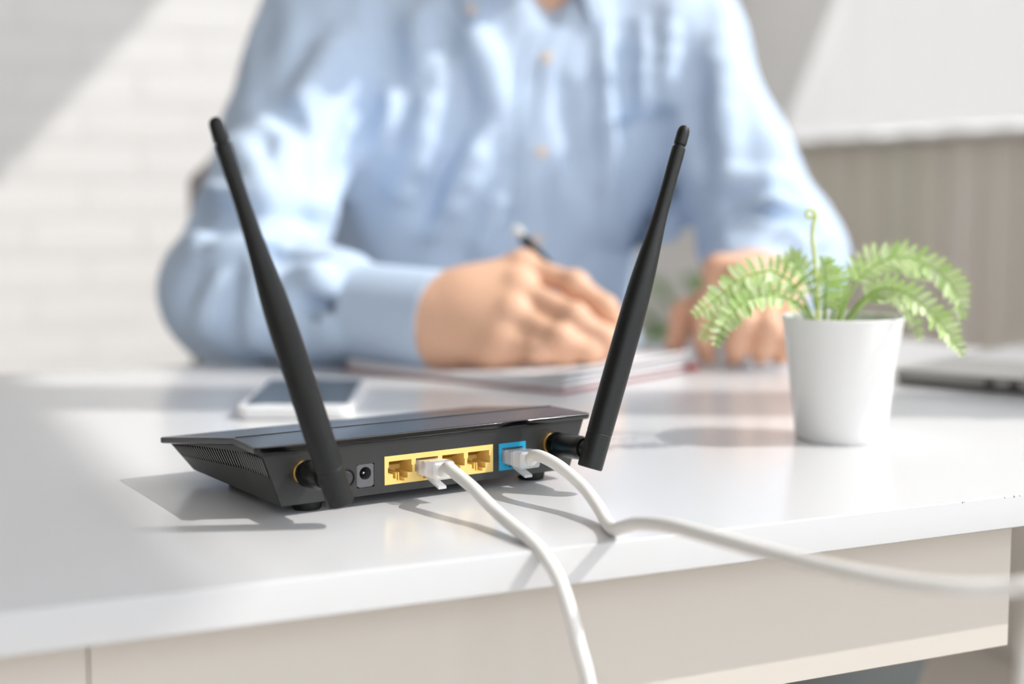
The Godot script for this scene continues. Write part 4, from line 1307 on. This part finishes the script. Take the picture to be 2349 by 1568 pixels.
# ------------------------------------------------------------------ the fern in its pot
func fern() -> void:
	var base := at_table(0.1918, 0, 0.822)
	var f := thing("potted_fern", "small fern with arching fronds in a glossy white pot", "potted plant", base)
	var p := MB.new()
	p.lathe([Vector2(0.0001, 0.0012), Vector2(0.0225, 0.0012), Vector2(0.0235, 0.0002), Vector2(0.0248, 0.0002), Vector2(0.0256, 0.0014), Vector2(0.0262, 0.0045), Vector2(0.0282, 0.020), Vector2(0.0312, 0.045), Vector2(0.0343, 0.0675), Vector2(0.0350, 0.0700), Vector2(0.0351, 0.0712), Vector2(0.0345, 0.0718), Vector2(0.0337, 0.0712), Vector2(0.0333, 0.0690), Vector2(0.0318, 0.060), Vector2(0.0310, 0.058), Vector2(0.0001, 0.058)], 72, Transform3D(), false)
	obj("pot", p.mesh(40), mat(Color(0.93, 0.925, 0.915), 0.14, 0.55), f, Transform3D(), "glossy white tapered pot")
	var so := MB.new()
	so.lathe([Vector2(0.0330, 0.0655), Vector2(0.020, 0.0665), Vector2(0.0001, 0.0670)], 40, Transform3D())
	obj("moss", so.mesh(60), grain(mat(Color(0.36, 0.46, 0.20), 0.95), 0.05, 0.15, 0.02), f)
	var peb := MB.new()
	peb.lathe([Vector2(0.0001, -0.0012), Vector2(0.0014, -0.0008), Vector2(0.0018, 0.0), Vector2(0.0014, 0.0009), Vector2(0.0001, 0.0012)], 10, Transform3D())
	var pm := peb.mesh(70)
	for q in [[-0.026, 0.012], [-0.023, 0.018], [-0.018, 0.022], [0.004, -0.022], [0.009, -0.024], [0.014, 0.026], [0.020, 0.021], [-0.028, 0.004], [0.001, 0.028]]:
		obj("pebble", pm, mat(Color(0.92, 0.90, 0.86), 0.5), f, Transform3D(Basis(Vector3.UP, q[0] * 90.0).scaled(Vector3(1.1, 1, 1)), Vector3(q[0], 0.0685, q[1])))
	# leaflet: a rounded blade with thickness, slightly cupped, its foot at the origin and its length along y
	var leaf := MB.new()
	var rows := []
	for i in 8:
		var t := i / 7.0
		var w := 0.30 * pow(sin(PI * pow(clampf(t * 0.97 + 0.03, 0, 1), 0.8)), 0.6) + 0.02
		var z := 0.10 * t * t
		rows.append([Vector3(-w, t, z + 0.05), Vector3(-w * 0.5, t, z - 0.01), Vector3(0, t, z - 0.03), Vector3(w * 0.5, t, z - 0.01), Vector3(w, t, z + 0.05), Vector3(w * 0.5, t, z + 0.03), Vector3(0, t, z + 0.01), Vector3(-w * 0.5, t, z + 0.03)])
	leaf.loft(rows)
	var leaf_m := leaf.mesh(70)
	var greens := []
	for c in [Color(0.79, 0.855, 0.64), Color(0.83, 0.875, 0.70), Color(0.73, 0.82, 0.56), Color(0.86, 0.90, 0.75)]:
		var m := mat(c, 0.42, 0.45)
		m.backlight_enabled = true
		m.backlight = Color(0.74, 0.81, 0.54)
		greens.append(m)
	var stem_m := mat(Color(0.60, 0.72, 0.36), 0.45)
	var fr := [
		# path (from the crown), leaflet length, how many pairs, tilt of the blade
		[[Vector3(0.1754, 0.8072, -0.8220), Vector3(0.1653, 0.8254, -0.8150), Vector3(0.1488, 0.8383, -0.8080), Vector3(0.1290, 0.8343, -0.8000), Vector3(0.1137, 0.8228, -0.7950), Vector3(0.1010, 0.8144, -0.7900)], 0.0125, 17, 0.1],
		[[Vector3(0.1756, 0.8075, -0.8180), Vector3(0.1642, 0.8191, -0.8050), Vector3(0.1478, 0.8258, -0.7950), Vector3(0.1309, 0.8228, -0.7880), Vector3(0.1182, 0.8116, -0.7830), Vector3(0.1119, 0.7979, -0.7800)], 0.0125, 16, 0.4],
		[[Vector3(0.1748, 0.8068, -0.8260), Vector3(0.1633, 0.8198, -0.8300), Vector3(0.1475, 0.8268, -0.8320), Vector3(0.1317, 0.8222, -0.8320), Vector3(0.1192, 0.8088, -0.8320), Vector3(0.1114, 0.7962, -0.8300)], 0.0115, 15, -0.3],
		[[Vector3(0.1788, 0.8081, -0.8120), Vector3(0.1773, 0.8193, -0.8030), Vector3(0.1758, 0.8309, -0.7940), Vector3(0.1733, 0.8422, -0.7880), Vector3(0.1690, 0.8478, -0.7820)], 0.0120, 13, 0.9],
		[[Vector3(0.1806, 0.8063, -0.8320), Vector3(0.1763, 0.8245, -0.8350), Vector3(0.1705, 0.8377, -0.8380), Vector3(0.1637, 0.8428, -0.8380), Vector3(0.1590, 0.8414, -0.8360)], 0.0105, 11, 0.2],
		[[Vector3(0.1894, 0.8073, -0.8200), Vector3(0.1958, 0.8249, -0.8220), Vector3(0.2102, 0.8404, -0.8260), Vector3(0.2296, 0.8458, -0.8280), Vector3(0.2489, 0.8364, -0.8280), Vector3(0.2597, 0.8226, -0.8260), Vector3(0.2615, 0.8095, -0.8240)], 0.0125, 20, 0.2],
		[[Vector3(0.1907, 0.8078, -0.8150), Vector3(0.1975, 0.8199, -0.8080), Vector3(0.2082, 0.8287, -0.8020), Vector3(0.2216, 0.8266, -0.7970), Vector3(0.2358, 0.8146, -0.7940), Vector3(0.2453, 0.8025, -0.7920), Vector3(0.2516, 0.7919, -0.7900)], 0.0115, 19, 0.5],
		[[Vector3(0.1899, 0.8064, -0.8300), Vector3(0.1981, 0.8295, -0.8380), Vector3(0.2109, 0.8421, -0.8440), Vector3(0.2261, 0.8450, -0.8480), Vector3(0.2411, 0.8392, -0.8500), Vector3(0.2486, 0.8314, -0.8500)], 0.0120, 14, -0.2],
		[[Vector3(0.1963, 0.8066, -0.8280), Vector3(0.2107, 0.8209, -0.8360), Vector3(0.2259, 0.8235, -0.8420), Vector3(0.2381, 0.8129, -0.8460), Vector3(0.2450, 0.7949, -0.8480)], 0.0090, 13, -0.3],
		[[Vector3(0.1839, 0.8075, -0.8180), Vector3(0.1855, 0.8211, -0.8120), Vector3(0.1848, 0.8339, -0.8060), Vector3(0.1808, 0.8426, -0.8000)], 0.0100, 8, 0.7]]
	for q in fr:
		var line := curve(q[0], 14)
		for i in line.size(): line[i] -= base
		var rad := []
		for i in line.size(): rad.append(lerpf(0.0011, 0.00045, float(i) / line.size()))
		var st := MB.new()
		st.tube(line, rad, 8)
		var frond := obj("frond", st.mesh(70), stem_m, f)
		var pairs: int = q[2]
		var n := line.size()
		for k in pairs:
			var t := lerpf(0.22, 0.985, (k + 0.5) / pairs)
			var j := clampi(int(t * (n - 1)), 1, n - 2)
			var at: Vector3 = line[j].lerp(line[j + 1], t * (n - 1) - j)
			var tan: Vector3 = (line[j + 1] - line[j - 1]).normalized()
			var view := Vector3(0, 0.15, 1).normalized()
			var nrm := (view - tan * view.dot(tan)).normalized()
			var side := tan.cross(nrm).normalized()
			var size: float = q[1] * (0.55 + 0.45 * sin(PI * clampf(t * 1.05 - 0.05, 0, 1) * 0.62 + 0.5)) * (1.0 if t < 0.75 else lerpf(1.0, 0.38, (t - 0.75) / 0.25))
			for sd in [-1.0, 1.0]:
				var roll: float = q[3] + rng.randf_range(-0.45, 0.45)
				var out: Vector3 = (side * sd * cos(roll * 0.6) + nrm * (sin(roll) * 0.7 + 0.15) + tan * (0.42 + rng.randf_range(-0.08, 0.08))).normalized()
				var face: Vector3 = (nrm * 1.0 - side * sd * 0.35).normalized()
				face = (face - out * face.dot(out)).normalized()
				var bs := Basis(out.cross(face), out, face) * Basis().scaled(Vector3(size * 0.52, size * rng.randf_range(0.72, 0.95), size * 0.6))
				obj("leaflet", leaf_m, greens[rng.randi() % 4], frond, Transform3D(bs, at))
	# a young frond still rolled up at its tip
	var pts := [Vector3(0.1770, 0.8073, -0.8200) - base, Vector3(0.1761, 0.8281, -0.8200) - base, Vector3(0.1741, 0.8482, -0.8200) - base, Vector3(0.1727, 0.8569, -0.8200) - base, Vector3(0.1733, 0.8644, -0.8200) - base]
	var c0: Vector3 = Vector3(0.1709, 0.8699, -0.8200) - base
	for k in 17:
		var a := -0.35 + k * 0.42
		var rr := 0.0038 * pow(0.925, k)
		pts.append(c0 + Vector3(cos(a) * rr, sin(a) * rr * 1.15, 0.0002 * k))
	var line := curve(pts, 5)
	var rad := []
	for i in line.size(): rad.append(lerpf(0.0013, 0.00085, float(i) / line.size()))
	var fh := MB.new()
	fh.tube(line, rad, 8)
	obj("fiddlehead", fh.mesh(70), mat(Color(0.85, 0.89, 0.53), 0.45), f, Transform3D(), "pale green young frond rolled up at the tip")

# ------------------------------------------------------------------ chair and floor plant behind the man
func chair() -> void:
	var c := thing("office_chair", "pale grey padded chair the man sits on", "chair", Vector3(-0.10, 0, -1.60), 0.10)
	var pad := mat(Color(0.66, 0.63, 0.61), 0.8, 0.3)
	var metal := mat(Color(0.55, 0.55, 0.56), 0.3, 0.5, 0.8)
	var b := MB.new()
	b.box(Vector3(-0.005, 0.70, 0.06 - 0.17), Vector3(0.53, 0.46, 0.07), 0.03)
	obj("backrest", b.mesh(60), pad, c)
	var s := MB.new()
	s.box(Vector3(0, 0.40, 0.06), Vector3(0.50, 0.08, 0.48), 0.03)
	obj("seat", s.mesh(60), pad, c)
	var st := MB.new()
	st.box(Vector3(0, 0.44, -0.135), Vector3(0.10, 0.24, 0.02), 0.004)
	st.box(Vector3(0, 0.345, -0.05), Vector3(0.10, 0.02, 0.20), 0.004)
	obj("bracket", st.mesh(), metal, c)
	var po := MB.new()
	po.lathe([Vector2(0.032, 0.08), Vector2(0.032, 0.20), Vector2(0.020, 0.205), Vector2(0.020, 0.36)], 24, Transform3D(Basis(), Vector3(0, 0, 0.06)))
	obj("post", po.mesh(), metal, c)
	for i in 5:
		var a := TAU * i / 5.0 + 0.3
		var d := Vector3(cos(a), 0, sin(a))
		var l := MB.new()
		l.tube([Vector3(0, 0.11, 0.06) + d * 0.02, Vector3(0, 0.075, 0.06) + d * 0.28], [0.022, 0.014], 12)
		obj("leg", l.mesh(), metal, c)
		var w := MB.new()
		w.lathe([Vector2(0.018, -0.014), Vector2(0.026, -0.010), Vector2(0.026, 0.010), Vector2(0.018, 0.014)], 20, turned(Vector3.UP, d.cross(Vector3.UP), Vector3(0, 0.026, 0.06) + d * 0.28))
		obj("caster", w.mesh(), mat(Color(0.05, 0.05, 0.05), 0.5), c)

func floor_plant() -> void:
	var at := Vector3(0.40, 0, -2.85)
	var p := thing("floor_plant", "leafy green plant in a pale pot standing on the floor behind the man", "potted plant", at)
	var pot := MB.new()
	pot.lathe([Vector2(0.0001, 0.0), Vector2(0.11, 0.0), Vector2(0.12, 0.01), Vector2(0.15, 0.26), Vector2(0.152, 0.28), Vector2(0.142, 0.28), Vector2(0.138, 0.25), Vector2(0.0001, 0.25)], 40, Transform3D(), false)
	obj("pot", pot.mesh(40), mat(Color(0.75, 0.73, 0.70), 0.6), p)
	var g := mat(Color(0.45, 0.58, 0.32), 0.45)
	g.backlight_enabled = true
	g.backlight = Color(0.3, 0.45, 0.15)
	for i in 14:
		var a := i * 2.4
		var reach := 0.09 + 0.012 * (i % 5)
		var top := 0.60 + 0.020 * (i % 7)
		var d := Vector3(cos(a), 0, sin(a))
		var line := curve([Vector3(0, 0.24, 0), d * reach * 0.35 + Vector3(0, top * 0.75, 0), d * reach + Vector3(0, top, 0), d * (reach + 0.10) + Vector3(0, top - 0.02, 0)], 6)
		var rad := []
		for k in line.size():
			var t := float(k) / (line.size() - 1)
			rad.append(0.004 if t < 0.5 else 0.004 + 0.034 * sin(PI * (t - 0.5) / 0.5))
		var l := MB.new()
		l.tube(line, rad, 12, true, Vector2(1.0, 0.12))
		obj("leaf", l.mesh(70), g, p)
